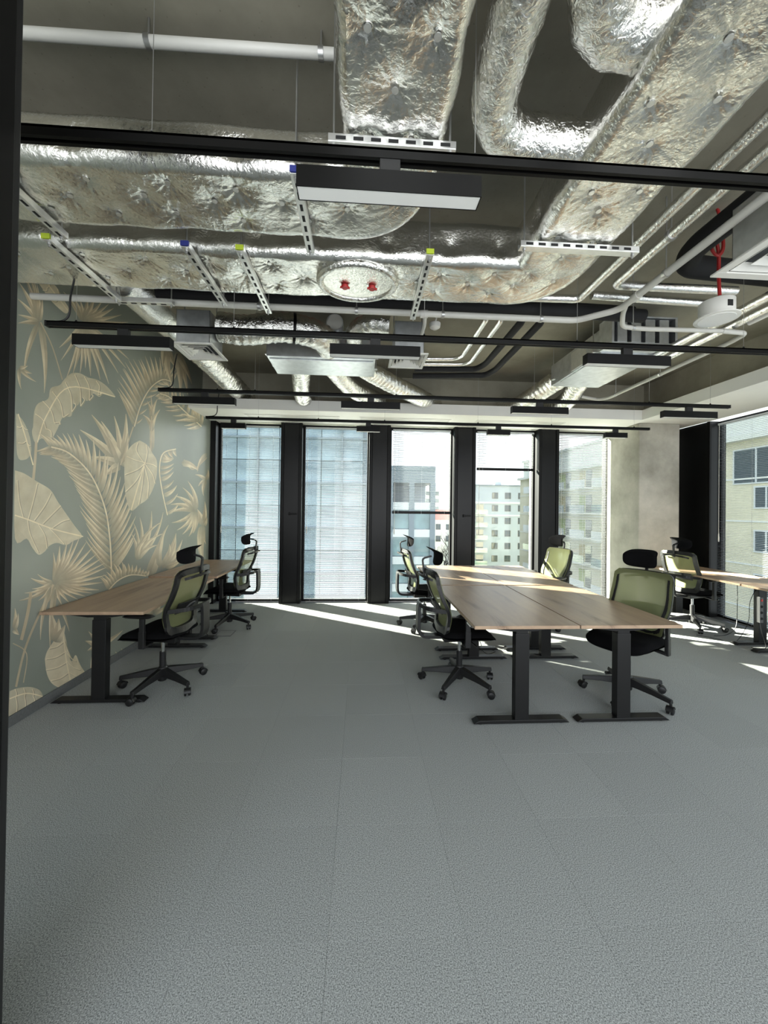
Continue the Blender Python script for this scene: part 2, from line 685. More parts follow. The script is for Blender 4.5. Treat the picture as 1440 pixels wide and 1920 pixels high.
tag(MB().box((XL - 0.2, YF, ZC), (XR + 0.4, YB + 0.45, ZC + 0.25)).build('ceiling', 'concrete_slab'), kind='structure')
wl = tag(MB().box((XL - 0.2, YF, -0.2), (XL, YB + 0.45, ZC)).build('wall_left', 'wallpaper'), kind='structure')
tag(MB().box((XL, 0.95, 0.0), (XL + 0.014, YB, 0.075)).build('baseboard_left', 'baseboard', bevel=0.004), kind='structure')

# dark steel door jamb at the camera's left
jamb = tag(empty('door_1'), kind='structure')
MB().box((-1.30, 0.90, 0.0), (-0.862, 1.0, ZC)).build('jamb', 'door_jamb', jamb, bevel=0.004)
MB().box((-0.868, 0.925, 0.0), (-0.856, 0.975, ZC)).build('door_stop', 'black_metal', jamb, bevel=0.002)

# plasterboard bulkhead round the windows, with slot diffusers
XS, YS, ZS = 4.17, 5.46, 2.93
bulk = tag(MB().prism([(XL, YS), (XS, YS), (XS, YF), (XR, YF), (XR, YB + 0.30), (XL, YB + 0.30)], ZS, ZS + 0.146).build('trim_1', 'white_paint'), kind='structure')
for (xa, xb) in ((-1.75, -0.35), (-0.05, 1.35), (1.75, 3.15)):
    d = empty('slot_diffuser', ((xa + xb) / 2, 5.83, ZS))
    hw = (xb - xa) / 2
    b = MB().box((-hw, -0.09, -0.008), (hw, -0.075, 0.0)).box((-hw, 0.075, -0.008), (hw, 0.09, 0.0))
    b.box((-hw, -0.075, -0.008), (-hw + 0.015, 0.075, 0)).box((hw - 0.015, -0.075, -0.008), (hw, 0.075, 0))
    b.build('frame', 'white_plastic', d)
    MB().box((-hw + 0.015, -0.075, -0.004), (hw - 0.015, 0.075, 0.0)).build('grille', 'pvc', d)
    tag(d, {(-1.75, -0.35): 'white slot diffuser in the bulkhead above the two leftmost windows', (-0.05, 1.35): 'white slot diffuser in the bulkhead above the middle window',
            (1.75, 3.15): 'white slot diffuser in the bulkhead above the half-raised blind, nearest the column'}[(xa, xb)], 'air diffuser', 'slot diffusers in the bulkhead')

# concrete downstand beams and the corner column
tag(MB().prism([(XL, 5.92), (4.55, 5.92), (4.55, YF), (XR, YF), (XR, YB + 0.30), (XL, YB + 0.30)], ZS + 0.147, ZC).build('ceiling_beam', 'concrete_slab'), kind='structure')
tag(MB().box((4.264, 5.64, 0.0), (4.92, YB + 0.2, ZS)).build('wall_column', 'concrete_column', bevel=0.012), 'bare concrete column in the room corner', kind='structure')

# back facade: black service pilasters between the windows
PIL = [(-1.317, -0.976), (0.114, 0.465), (1.531, 1.891), (2.968, 3.319)]
ZT = 2.885


def pilaster(name, x0, x1, handle):
    p = tag(empty(name, ((x0 + x1) / 2, YB, 0)), kind='structure')
    h = (x1 - x0) / 2
    MB().box((-h, 0.02, 0), (h, 0.25, ZS)).build('post', 'black_frame', p, bevel=0.003)
    MB().box((-h, 0.0, 0), (-h + 0.05, 0.02, ZS)).box((h - 0.05, 0.0, 0), (h, 0.02, ZS)).build('frame_strip', 'black_metal', p, bevel=0.003)
    MB().box((-h + 0.056, 0.008, 0.02), (h - 0.056, 0.02, ZS - 0.03)).build('vent_panel', 'black_frame', p, bevel=0.003)
    if handle:
        MB().box((-0.03, -0.02, 1.44), (0.10, -0.004, 1.465)).box((-0.03, -0.012, 1.43), (0.0, 0.008, 1.475)).build('handle', 'black_metal', p, bevel=0.004)
    MB().box((-h, 0.25, -0.2), (-h + 0.12, 0.35, 3.3)).build('outer_fin', 'white_render', p)
    return p


pilaster('trim_2', *PIL[0], True)
pilaster('trim_3', *PIL[1], False)
pilaster('trim_4', *PIL[2], True)
pilaster('trim_5', *PIL[3], False)
lp = tag(empty('trim_6', (XL, YB, 0)), kind='structure')
MB().box((0.0, 0.0, 0), (0.085, 0.25, ZS)).build('post', 'black_frame', lp, bevel=0.003)
tag(MB().box((4.264, YB + 0.2, 0), (XR + 0.3, YB + 0.3, ZS)).build('wall_back', 'black_frame'), kind='structure')

OPEN = [(-2.345, -1.317), (-0.976, 0.114), (0.465, 1.531), (1.891, 2.968), (3.319, 4.264)]
for k, (x0, x1) in enumerate(OPEN):
    wv = tag(empty('window_%d' % (k + 1), ((x0 + x1) / 2, YB + 0.19, 0)), kind='structure')
    h = (x1 - x0) / 2
    b = MB().box((-h, -0.03, 0), (-h + 0.03, 0.04, ZS)).box((h - 0.03, -0.03, 0), (h, 0.04, ZS))
    b.box((-h + 0.03, -0.03, 0), (h - 0.03, 0.04, 0.03)).box((-h + 0.03, -0.03, ZT), (h - 0.03, 0.04, ZS))
    b.build('frame', 'black_metal', wv, bevel=0.003)
    MB().box((-h + 0.03, 0.0, 0.03), (h - 0.03, 0.008, ZT)).build('pane', 'window_glass', wv)

# right facade
RP = [(5.42, 6.25)] + [(3.98 - 1.43 * k, 4.33 - 1.43 * k) for k in range(4)]
for k, (y0, y1) in enumerate(RP):
    p = tag(empty('trim_%d' % (7 + k), (XR, (y0 + y1) / 2, 0)), kind='structure')
    h = (y1 - y0) / 2
    MB().box((0.02, -h, 0), (0.25, h, ZS)).build('post', 'black_frame', p, bevel=0.003)
    MB().box((0.0, -h, 0), (0.02, -h + 0.05, ZS)).box((0.0, h - 0.05, 0), (0.02, h, ZS)).build('frame_strip', 'black_metal', p, bevel=0.003)
    MB().box((0.008, -h + 0.056, 0.02), (0.02, h - 0.056, ZS - 0.03)).build('vent_panel', 'black_frame', p, bevel=0.003)
for k in range(4):
    y0, y1 = 4.33 - 1.43 * k, 5.42 - 1.43 * k
    if k > 0:
        y1 = 3.98 - 1.43 * (k - 1)
    wv = tag(empty('window_%d' % (6 + k), (XR + 0.19, (y0 + y1) / 2, 0)), kind='structure')
    h = (y1 - y0) / 2
    b = MB().box((-0.03, -h, 0), (0.04, -h + 0.03, ZS)).box((-0.03, h - 0.03, 0), (0.04, h, ZS))
    b.box((-0.03, -h + 0.03, 0), (0.04, h - 0.03, 0.03)).box((-0.03, -h + 0.03, ZT), (0.04, h - 0.03, ZS))
    b.build('frame', 'black_metal', wv, bevel=0.003)
    MB().box((0.0, -h + 0.03, 0.03), (0.008, h - 0.03, ZT)).build('pane', 'window_glass', wv)

# ------------------------------------------------------------------ venetian blinds
PITCH_S = 0.0235


def blind(loc, rz, half, zbot, label, wand_side=-1, tilt=5):
    bl = tag(empty('venetian_blind', loc, rz), label, 'window blind', 'venetian blinds')
    MB().box((-half, -0.018, ZT - 0.03), (half, 0.018, ZT - 0.001)).build('head_rail', 'slat_aluminium', bl, bevel=0.003)
    nst = int(round((zbot - 0.02) / 0.03 * 0.45)) if zbot > 0.2 else 0
    stack = 0.045 if nst else 0.018
    MB().box((-half, -0.014, zbot), (half, 0.014, zbot + stack)).build('bottom_rail', 'black_metal', bl, bevel=0.003)
    sl = None
    z = ZT - 0.045
    while z > zbot + stack + 0.008:
        if sl is None:
            b = MB()
            tt = R(tilt)

            def fn(u, v):
                yy = (v - 0.5) * 0.025
                bow = 0.0018 * (1 - (2 * v - 1) ** 2)
                return ((u * 2 - 1) * half, yy * math.cos(tt) - bow * math.sin(tt), yy * math.sin(tt) + bow * math.cos(tt))
            b.sheet(fn, 1, 4)
            sl = b.build('slat', 'slat_aluminium', bl, smooth=True)
            sl.location = (0, 0, z)
        else:
            inst(sl, 'slat', (0, 0, z), bl)
        z -= PITCH_S
    for x in (-half * 0.8, 0.0, half * 0.8):
        MB().box((x - 0.0012, -0.0145, zbot), (x + 0.0012, -0.0130, ZT - 0.03)).build('ladder_cord', 'slat_aluminium', bl)
    x = wand_side * (half - 0.035)
    MB().tube([(x, -0.03, ZT - 0.02), (x, -0.03, 1.25)], 0.003, 6).build('tilt_wand', 'white_plastic', bl)
    MB().lathe([(0.006, 1.13), (0.009, 1.16), (0.006, 1.25)], (x, -0.03, 0), 8).build('wand_handle', 'white_plastic', bl)
    return bl


BL = [(0.03, 'fully lowered venetian blind in the leftmost window, beside the leaf mural'),
      (0.03, 'fully lowered venetian blind in the second window from the mural'),
      (1.475, 'venetian blind lowered halfway in the middle window'),
      (2.225, 'venetian blind drawn up high in the window showing the grey apartment block'),
      (0.03, 'fully lowered venetian blind in the window beside the concrete column')]
for k, ((x0, x1), (zb, lab)) in enumerate(zip(OPEN, BL)):
    blind(((x0 + x1) / 2, YB + 0.10, 0), 0, (x1 - x0) / 2 - 0.045, zb, lab, tilt=(5, 5, -8, -8, -18)[k])
blind((XR + 0.10, (4.33 + 5.42) / 2, 0), -math.pi / 2, 0.50, 0.03, 'fully lowered venetian blind in the right-hand facade behind the far right desk', tilt=2)


# ------------------------------------------------------------------ desks
DW, DL, DH = 0.758, 1.42, 0.74


def make_desk(top_h):
    d = empty('desk')
    hw, hl = DW / 2, DL / 2 - 0.004
    MB().box((-hw, -hl, top_h - 0.024), (hw, hl, top_h)).build('tabletop', 'oak', d, bevel=0.0015)
    for s in (-1, 1):
        y = s * (hl - 0.115)
        lg = MB().box((-0.052, y - 0.032, 0.03), (0.052, y + 0.032, 0.655)).build('leg', 'desk_steel', d, bevel=0.004)
        MB().box((-0.046, y - 0.027, 0.65), (0.046, y + 0.027, top_h - 0.06)).build('inner_column', 'desk_steel', lg, bevel=0.003)
        b = MB()
        fx, tx, hy = 0.355, 0.315, 0.037
        b.add([(-fx, y - hy, 0.012), (fx, y - hy, 0.012), (fx, y + hy, 0.012), (-fx, y + hy, 0.012),
               (-tx, y - hy, 0.036), (tx, y - hy, 0.036), (tx, y + hy, 0.036), (-tx, y + hy, 0.036)],
              [(3, 2, 1, 0), (4, 5, 6, 7), (0, 1, 5, 4), (1, 2, 6, 5), (2, 3, 7, 6), (3, 0, 4, 7)])
        ft = b.build('foot', 'desk_steel', d, bevel=0.003)
        for xx in (-0.30, 0.30):
            MB().lathe([(0.018, 0.0), (0.018, 0.012)], (xx, y, 0), 12).build('levelling_pad', 'black_plastic', ft)
        b = MB()
        bx = 0.29
        b.add([(-bx, y - 0.03, top_h - 0.038), (bx, y - 0.03, top_h - 0.038), (bx, y + 0.03, top_h - 0.038), (-bx, y + 0.03, top_h - 0.038),
               (-bx, y - 0.03, top_h - 0.025), (bx, y - 0.03, top_h - 0.025), (bx, y + 0.03, top_h - 0.025), (-bx, y + 0.03, top_h - 0.025),
               (-0.09, y - 0.03, top_h - 0.066), (0.09, y - 0.03, top_h - 0.066), (0.09, y + 0.03, top_h - 0.066), (-0.09, y + 0.03, top_h - 0.066)],
              [(4, 5, 6, 7), (0, 1, 5, 4), (1, 2, 6, 5), (2, 3, 7, 6), (3, 0, 4, 7), (8, 9, 1, 0), (9, 10, 2, 1), (10, 11, 3, 2), (11, 8, 0, 3), (11, 10, 9, 8)])
        b.build('top_bracket', 'desk_steel', d)
    MB().box((-0.05, -hl + 0.10, top_h - 0.062), (0.05, hl - 0.10, top_h - 0.028)).build('crossbeam', 'desk_steel', d, bevel=0.003)
    return d


DESKS = []


def put_desk(x, y, label, rz=0, controller=0, top=DH):
    d = make_desk(top)
    d.location = (x, y, 0)
    d.rotation_euler = (0, 0, rz)
    tag(d, label, 'desk', 'sit-stand desks')
    if controller:
        s = controller
        c = MB().box((s * (DW / 2 - 0.03) - 0.025, -DL / 2 + 0.10, top - 0.045), (s * (DW / 2 - 0.03) + 0.03, -DL / 2 + 0.22, top - 0.0245)).build('height_controller', 'grey_plastic', d, bevel=0.004)
        for k in range(4):
            MB().box((s * (DW / 2 + 0.0) - 0.002, -DL / 2 + 0.115 + k * 0.025, top - 0.040), (s * (DW / 2) + 0.002, -DL / 2 + 0.13 + k * 0.025, top - 0.030)).build('button', 'white_plastic', c)
    DESKS.append(d)
    return d


put_desk(-2.035, 3.735, 'oak desk on black T-legs against the leaf mural, nearest the door')
put_desk(-2.02, 5.18, 'oak desk against the leaf mural, at the window end of its row', top=DH + 0.015)
put_desk(1.180, 3.335, 'front left desk of the four-desk block, nearest the aisle', controller=-1)
put_desk(1.947, 3.335, 'front right desk of the four-desk block')
put_desk(1.180, 4.762, 'rear left desk of the four-desk block, towards the windows', controller=-1, top=DH + 0.004)
put_desk(1.947, 4.762, 'rear right desk of the four-desk block, beside the sunlit green chair', top=DH + 0.004)
put_desk(4.74, 4.86, 'far right desk against the right-hand windows, in full sun')
put_desk(4.74, 3.43, 'right-hand desk cut off by the picture edge')


# ------------------------------------------------------------------ task chairs
def make_chair():
    c = empty('office_chair')
    # five-star base
    MB().lathe([(0.030, 0.055), (0.036, 0.06), (0.042, 0.12), (0.038, 0.165), (0.028, 0.175)], n=18).build('hub', 'black_plastic', c, smooth=True)
    for k in range(5):
        a = R(90 + 72 * k + 14)
        ca, sa = math.cos(a), math.sin(a)
        b = MB()
        prof = [(0.028, 0.132, 0.070, 0.064), (0.10, 0.126, 0.062, 0.054), (0.20, 0.114, 0.050, 0.041), (0.29, 0.100, 0.042, 0.033), (0.335, 0.094, 0.038, 0.030)]
        vs, fs = [], []
        for (rr, z, w, h) in prof:
            for (sx, sz) in ((-0.5, -0.5), (0.5, -0.5), (0.32, 0.5), (-0.32, 0.5)):
                vs.append((ca * rr - sa * sx * w, sa * rr + ca * sx * w, z + sz * h))
        for i in range(len(prof) - 1):
            for q in range(4):
                fs.append((i * 4 + q, i * 4 + (q + 1) % 4, (i + 1) * 4 + (q + 1) % 4, (i + 1) * 4 + q))
        fs += [(3, 2, 1, 0), tuple(len(prof) * 4 - 4 + q for q in range(4))]
        b.add(vs, fs)
        b.tube([(ca * 0.325, sa * 0.325, 0.10), (ca * 0.325, sa * 0.325, 0.048)], 0.011, 8)
        leg = b.build('base_arm', 'black_plastic', c, bevel=0.004)
        aa = a + R(60 + 41 * k)
        cx, cy = ca * 0.325 - math.cos(aa) * 0.012, sa * 0.325 - math.sin(aa) * 0.012
        cs = empty('caster', (cx, cy, 0.030), aa)
        cs.parent = c
        for s in (-1, 1):
            MB().lathe([(0.016, s * 0.006), (0.029, s * 0.008), (0.030, s * 0.014), (0.028, s * 0.022), (0.018, s * 0.026)][::s], (0, 0, 0), 18, axis='y').build('wheel', 'black_plastic', cs, smooth=True)
        b = MB()
        b.sheet(lambda u, v: (math.cos(R(10 + 165 * u)) * 0.033, (v - 0.5) * 0.05, math.sin(R(10 + 165 * u)) * 0.033), 8, 1, 0.003)
        b.build('caster_hood', 'black_plastic', cs, smooth=True)
    MB().lathe([(0.026, 0.17), (0.026, 0.30), (0.024, 0.302)], n=16).build('gas_cover', 'black_plastic', c, smooth=True)
    MB().lathe([(0.014, 0.30), (0.014, 0.42)], n=14).build('gas_lift', 'chrome', c, smooth=True)
    MB().add([(-0.09, -0.16, 0.405), (0.09, -0.16, 0.405), (0.07, 0.12, 0.405), (-0.07, 0.12, 0.405), (-0.10, -0.17, 0.455), (0.10, -0.17, 0.455), (0.09, 0.14, 0.455), (-0.09, 0.14, 0.455)],
             [(3, 2, 1, 0), (4, 5, 6, 7), (0, 1, 5, 4), (1, 2, 6, 5), (2, 3, 7, 6), (3, 0, 4, 7)]).tube([(0.06, 0.05, 0.43), (0.25, 0.06, 0.425)], 0.006, 6).tube([(0.21, 0.06, 0.425), (0.28, 0.065, 0.425)], 0.010, 8).build('mechanism', 'black_plastic', c, bevel=0.008)
    # seat cushion: plump, rounded plan, drooping front edge
    NU, NV = 20, 16

    def seat(u, v, top):
        a, b_ = 2 * u - 1, 2 * v - 1
        k = 1 / max(1e-6, (abs(a) ** 4.5 + abs(b_) ** 4.5) ** (1 / 4.5)) if (abs(a) + abs(b_)) > 0 else 1
        m_ = max(abs(a), abs(b_))
        px, py = a * k * m_ * 0.255, b_ * k * m_ * 0.245 + 0.03
        e = max(0.0, 1 - m_ ** 6)
        dish = 0.012 * (px / 0.25) ** 2
        droop = -0.05 * max(0, (py - 0.13) / 0.145) ** 2
        if top:
            return (px, py, 0.478 + 0.042 * e ** 0.5 + dish + droop)
        return (px, py, 0.478 - 0.026 * e ** 0.5 + droop * 0.6)
    b = MB()
    b.sheet(lambda u, v: seat(u, v, True), NU, NV)
    b.sheet(lambda u, v: seat(1 - u, v, False), NU, NV)
    b.build('seat', 'black_fabric', c, smooth=True)

    # back: frame around a mesh panel, bowed at the lumbar
    def backp(x, z):
        t = (z - 0.50) / 0.52
        y = -0.205 - 0.105 * t + 0.045 * math.exp(-((t - 0.30) / 0.25) ** 2)
        return Vector((x, y + 0.05 * (x / 0.23) ** 2 * 0.8, z))

    def hw(z):
        t = (z - 0.50) / 0.52
        return 0.175 + 0.055 * min(1, t * 2.2) - 0.012 * max(0, t - 0.6) / 0.4

    z0, z1 = 0.50, 1.02
    ring = []
    for k in range(8):
        z = z0 + (z1 - z0) * (0.06 + 0.88 * k / 7)
        ring.append((hw(z), z))
    outline = [(-0.12, z0), (0.0, z0 - 0.004), (0.12, z0)] + ring + [(0.17, z1), (0.0, z1 + 0.006), (-0.17, z1)] + [(-x, z) for x, z in ring[::-1]]
    pts = [backp(x, z) for x, z in outline]
    loop = catmull(pts + [pts[0]], 3)
    b = MB()
    n = len(loop)
    cen = Vector((0, -0.25, 0.76))
    vs, fs = [], []
    for i, p in enumerate(loop):
        t = (loop[(i + 1) % (n - 1)] - loop[(i - 1) % (n - 1)]).normalized()
        nn = t.cross(Vector((0, 1, -0.15)).normalized()).normalized()
        if nn.dot(p - cen) < 0:
            nn = -nn
        dd = Vector((0, 1, 0.15)).normalized()
        w_ = 0.022 if p.z > 0.56 else 0.034
        for (sx, sy) in ((-0.5, -0.5), (0.5, -0.5), (0.5, 0.5), (-0.5, 0.5)):
            vs.append(p + nn * (sx * 2 * w_ - w_ * 0.4) + dd * sy * 0.026)
    for i in range(n - 1):
        j = (i + 1)
        for q in range(4):
            fs.append((i * 4 + q, i * 4 + (q + 1) % 4, j * 4 + (q + 1) % 4, j * 4 + q))
    b.add(vs, fs)
    b.build('back_frame', 'black_plastic', c, bevel=0.004)
    b = MB()

    def panel(u, v):
        z = z0 - 0.004 + (z1 - z0 + 0.016) * v
        e = min(v, 1 - v)
        x = (2 * u - 1) * (hw(min(max(z, z0), z1)) + 0.012) * (1 - 0.13 * max(0, 1 - e / 0.05) ** 2)
        return backp(x, z) + Vector((0, 0.017, 0))
    b.sheet(panel, 12, 16)
    b.build('mesh_back', 'green_mesh', c, smooth=True)
    # lumbar support plate and adjuster
    lum = MB()
    lum.sheet(lambda u, v: backp((2 * u - 1) * 0.15, 0.665 + 0.085 * v) + Vector((0, -0.022, 0)), 8, 2, 0.010)
    lo = lum.build('lumbar_support', 'black_plastic', c, smooth=True)
    MB().tube(catmull([backp(-0.05, 0.69) + Vector((0, -0.03, 0)), backp(-0.03, 0.73) + Vector((0, -0.045, 0)), backp(0.03, 0.73) + Vector((0, -0.045, 0)), backp(0.05, 0.69) + Vector((0, -0.03, 0))], 5), 0.006, 8).build('adjuster', 'grey_plastic', lo, smooth=True)
    # spine bracket: C-shaped band behind the back
    sp = catmull([(0, -0.10, 0.437), (0, -0.27, 0.437), (0, -0.345, 0.452), (0, -0.372, 0.50), (0, -0.375, 0.60), (0, -0.372, 0.70), (0, -0.362, 0.735)], 6)
    b = MB()
    vs, fs = [], []
    for i, p in enumerate(sp):
        t = (sp[min(i + 1, len(sp) - 1)] - sp[max(i - 1, 0)]).normalized()
        nn = Vector((1, 0, 0)).cross(t)
        w_ = 0.050
        for sx, sn in ((-1, -1), (1, -1), (1, 1), (-1, 1)):
            vs.append(p + Vector((sx * w_, 0, 0)) + nn * sn * 0.013)
    for i in range(len(sp) - 1):
        for q in range(4):
            fs.append((i * 4 + q, i * 4 + (q + 1) % 4, (i + 1) * 4 + (q + 1) % 4, (i + 1) * 4 + q))
    fs += [(3, 2, 1, 0), tuple(len(sp) * 4 - 4 + q for q in range(4))]
    b.add(vs, fs)
    b.build('spine_bracket', 'black_plastic', c, bevel=0.005)
    arc = catmull([backp(-0.215, 0.70) + Vector((0, -0.01, 0)), (-0.17, -0.315, 0.715), (-0.08, -0.36, 0.722), (0, -0.372, 0.724), (0.08, -0.36, 0.722), (0.17, -0.315, 0.715), backp(0.215, 0.70) + Vector((0, -0.01, 0))], 5)
    b = MB()
    for i in range(len(arc) - 1):
        b.bar(arc[i], arc[i + 1], 0.014, 0.032)
    b.build('back_yoke', 'black_plastic', c)
    # coat bar behind the top
    arc = catmull([backp(-0.16, 0.955) + Vector((0, -0.01, 0)), (-0.13, -0.335, 0.970), (0, -0.372, 0.985), (0.13, -0.335, 0.970), backp(0.16, 0.955) + Vector((0, -0.01, 0))], 6)
    b = MB()
    for i in range(len(arc) - 1):
        b.bar(arc[i], arc[i + 1], 0.012, 0.020)
    b.build('coat_bar', 'black_plastic', c)
    # headrest
    b = MB()
    st = [(0, -0.325, 0.955), (0, -0.333, 1.02), (0, -0.342, 1.105), (0, -0.330, 1.122), (0, -0.262, 1.140)]
    for i in range(len(st) - 1):
        b.bar(st[i], st[i + 1], 0.026, 0.014, up=(0, 1, 0.3))
    stem = b.build('headrest_stem', 'black_plastic', c, bevel=0.003)

    def head(u, v, side):
        a, q = 2 * u - 1, 2 * v - 1
        m_ = max(abs(a), abs(q))
        k = m_ / max(1e-6, (abs(a) ** 3.6 + abs(q) ** 3.6) ** (1 / 3.6))
        x, z = a * k * 0.137, q * k * 0.078
        e = max(0.0, 1 - m_ ** 5) ** 0.6
        y = -0.222 - 2.6 * z * z + 1.5 * x * x - 1.6 * max(0, z - 0.035)
        return (x, y + (0.020 if side else -0.012) * e, 1.142 + z)
    b = MB()
    b.sheet(lambda u, v: head(1 - u, v, True), 14, 10)
    b.sheet(lambda u, v: head(u, v, False), 14, 10)
    b.build('headrest', 'black_fabric', c, smooth=True)
    # armrests
    for s in (-1, 1):
        arm = empty('armrest', (s * 0.285, -0.02, 0))
        arm.parent = c
        b = MB()
        b.bar((-s * 0.10, 0.0, 0.445), (0.0, 0.0, 0.435), 0.055, 0.016)
        b.bar((0.0, 0.0, 0.425), (0.0, 0.0, 0.56), 0.048, 0.030, up=(1, 0, 0), w2=0.046, h2=0.030)
        b.build('arm_post', 'black_plastic', arm, bevel=0.005)
        MB().bar((0.0, 0.0, 0.55), (0.0, 0.0, 0.668), 0.040, 0.024, up=(1, 0, 0)).build('arm_slider', 'black_plastic', arm, bevel=0.004)

        def pad(u, v, top):
            a, q = 2 * u - 1, 2 * v - 1
            m_ = max(abs(a), abs(q))
            k = m_ / max(1e-6, (abs(a) ** 4 + abs(q) ** 4) ** 0.25)
            e = max(0, 1 - m_ ** 6) ** 0.5
            return (a * k * 0.043, q * k * 0.125 + 0.03, 0.678 + (0.014 if top else -0.012) * e)
        b = MB()
        b.sheet(lambda u, v: pad(u, v, True), 8, 12)
        b.sheet(lambda u, v: pad(1 - u, v, False), 8, 12)
        b.build('arm_pad', 'black_plastic', arm, smooth=True)
    return c


# (x, y, facing angle of the seat front from +X, base spin, label)
CH = [(-1.69, 3.40, 172, 'black mesh-back chair with headrest at the near desk by the mural'),
      (-1.70, 5.10, 174, 'black mesh-back chair with headrest at the far desk by the mural'),
      (0.885, 3.36, 3, 'black chair tucked under the front left desk of the four-desk block'),
      (0.85, 5.02, 7, 'black and green chair at the rear left desk of the four-desk block'),
      (2.50, 5.10, 193, 'chair with sunlit green mesh back beyond the rear right desk of the four-desk block'),
      (2.26, 3.11, 209, 'green mesh chair facing the camera at the front right desk of the four-desk block'),
      (4.51, 4.95, 12, 'chair seen from behind at the far right desk by the windows')]
proto = make_chair()
for i, (x, y, ang, lab) in enumerate(CH):
    o = proto if i == 0 else copytree(proto)
    o.location = (x, y, 0)
    o.rotation_euler = (0, 0, R(ang - 90))
    tag(o, lab, 'office chair', 'office chairs with headrests')


# ------------------------------------------------------------------ ceiling services
def fillet(pts, rad, n=6):
    """polyline with rounded corners"""
    pts = [Vector(p) for p in pts]
    out = [pts[0]]
    for i in range(1, len(pts) - 1):
        a, b, c = pts[i - 1], pts[i], pts[i + 1]
        d1, d2 = (a - b), (c - b)
        r_ = min(rad, d1.length * 0.49, d2.length * 0.49)
        p, q = b + d1.normalized() * r_, b + d2.normalized() * r_
        for k in range(n + 1):
            t = k / n
            out.append(p * (1 - t) ** 2 + b * 2 * t * (1 - t) + q * t * t)
    out.append(pts[-1])
    return out


def resample(pts, step):
    pts = [Vector(p) for p in pts]
    out = [pts[0].copy()]
    acc = 0.0
    for i in range(len(pts) - 1):
        a, b = pts[i], pts[i + 1]
        L = (b - a).length
        if L < 1e-9:
            continue
        d = step - acc
        while d <= L:
            out.append(a + (b - a) * (d / L))
            d += step
        acc = L - (d - step)
    out.append(pts[-1].copy())
    return out


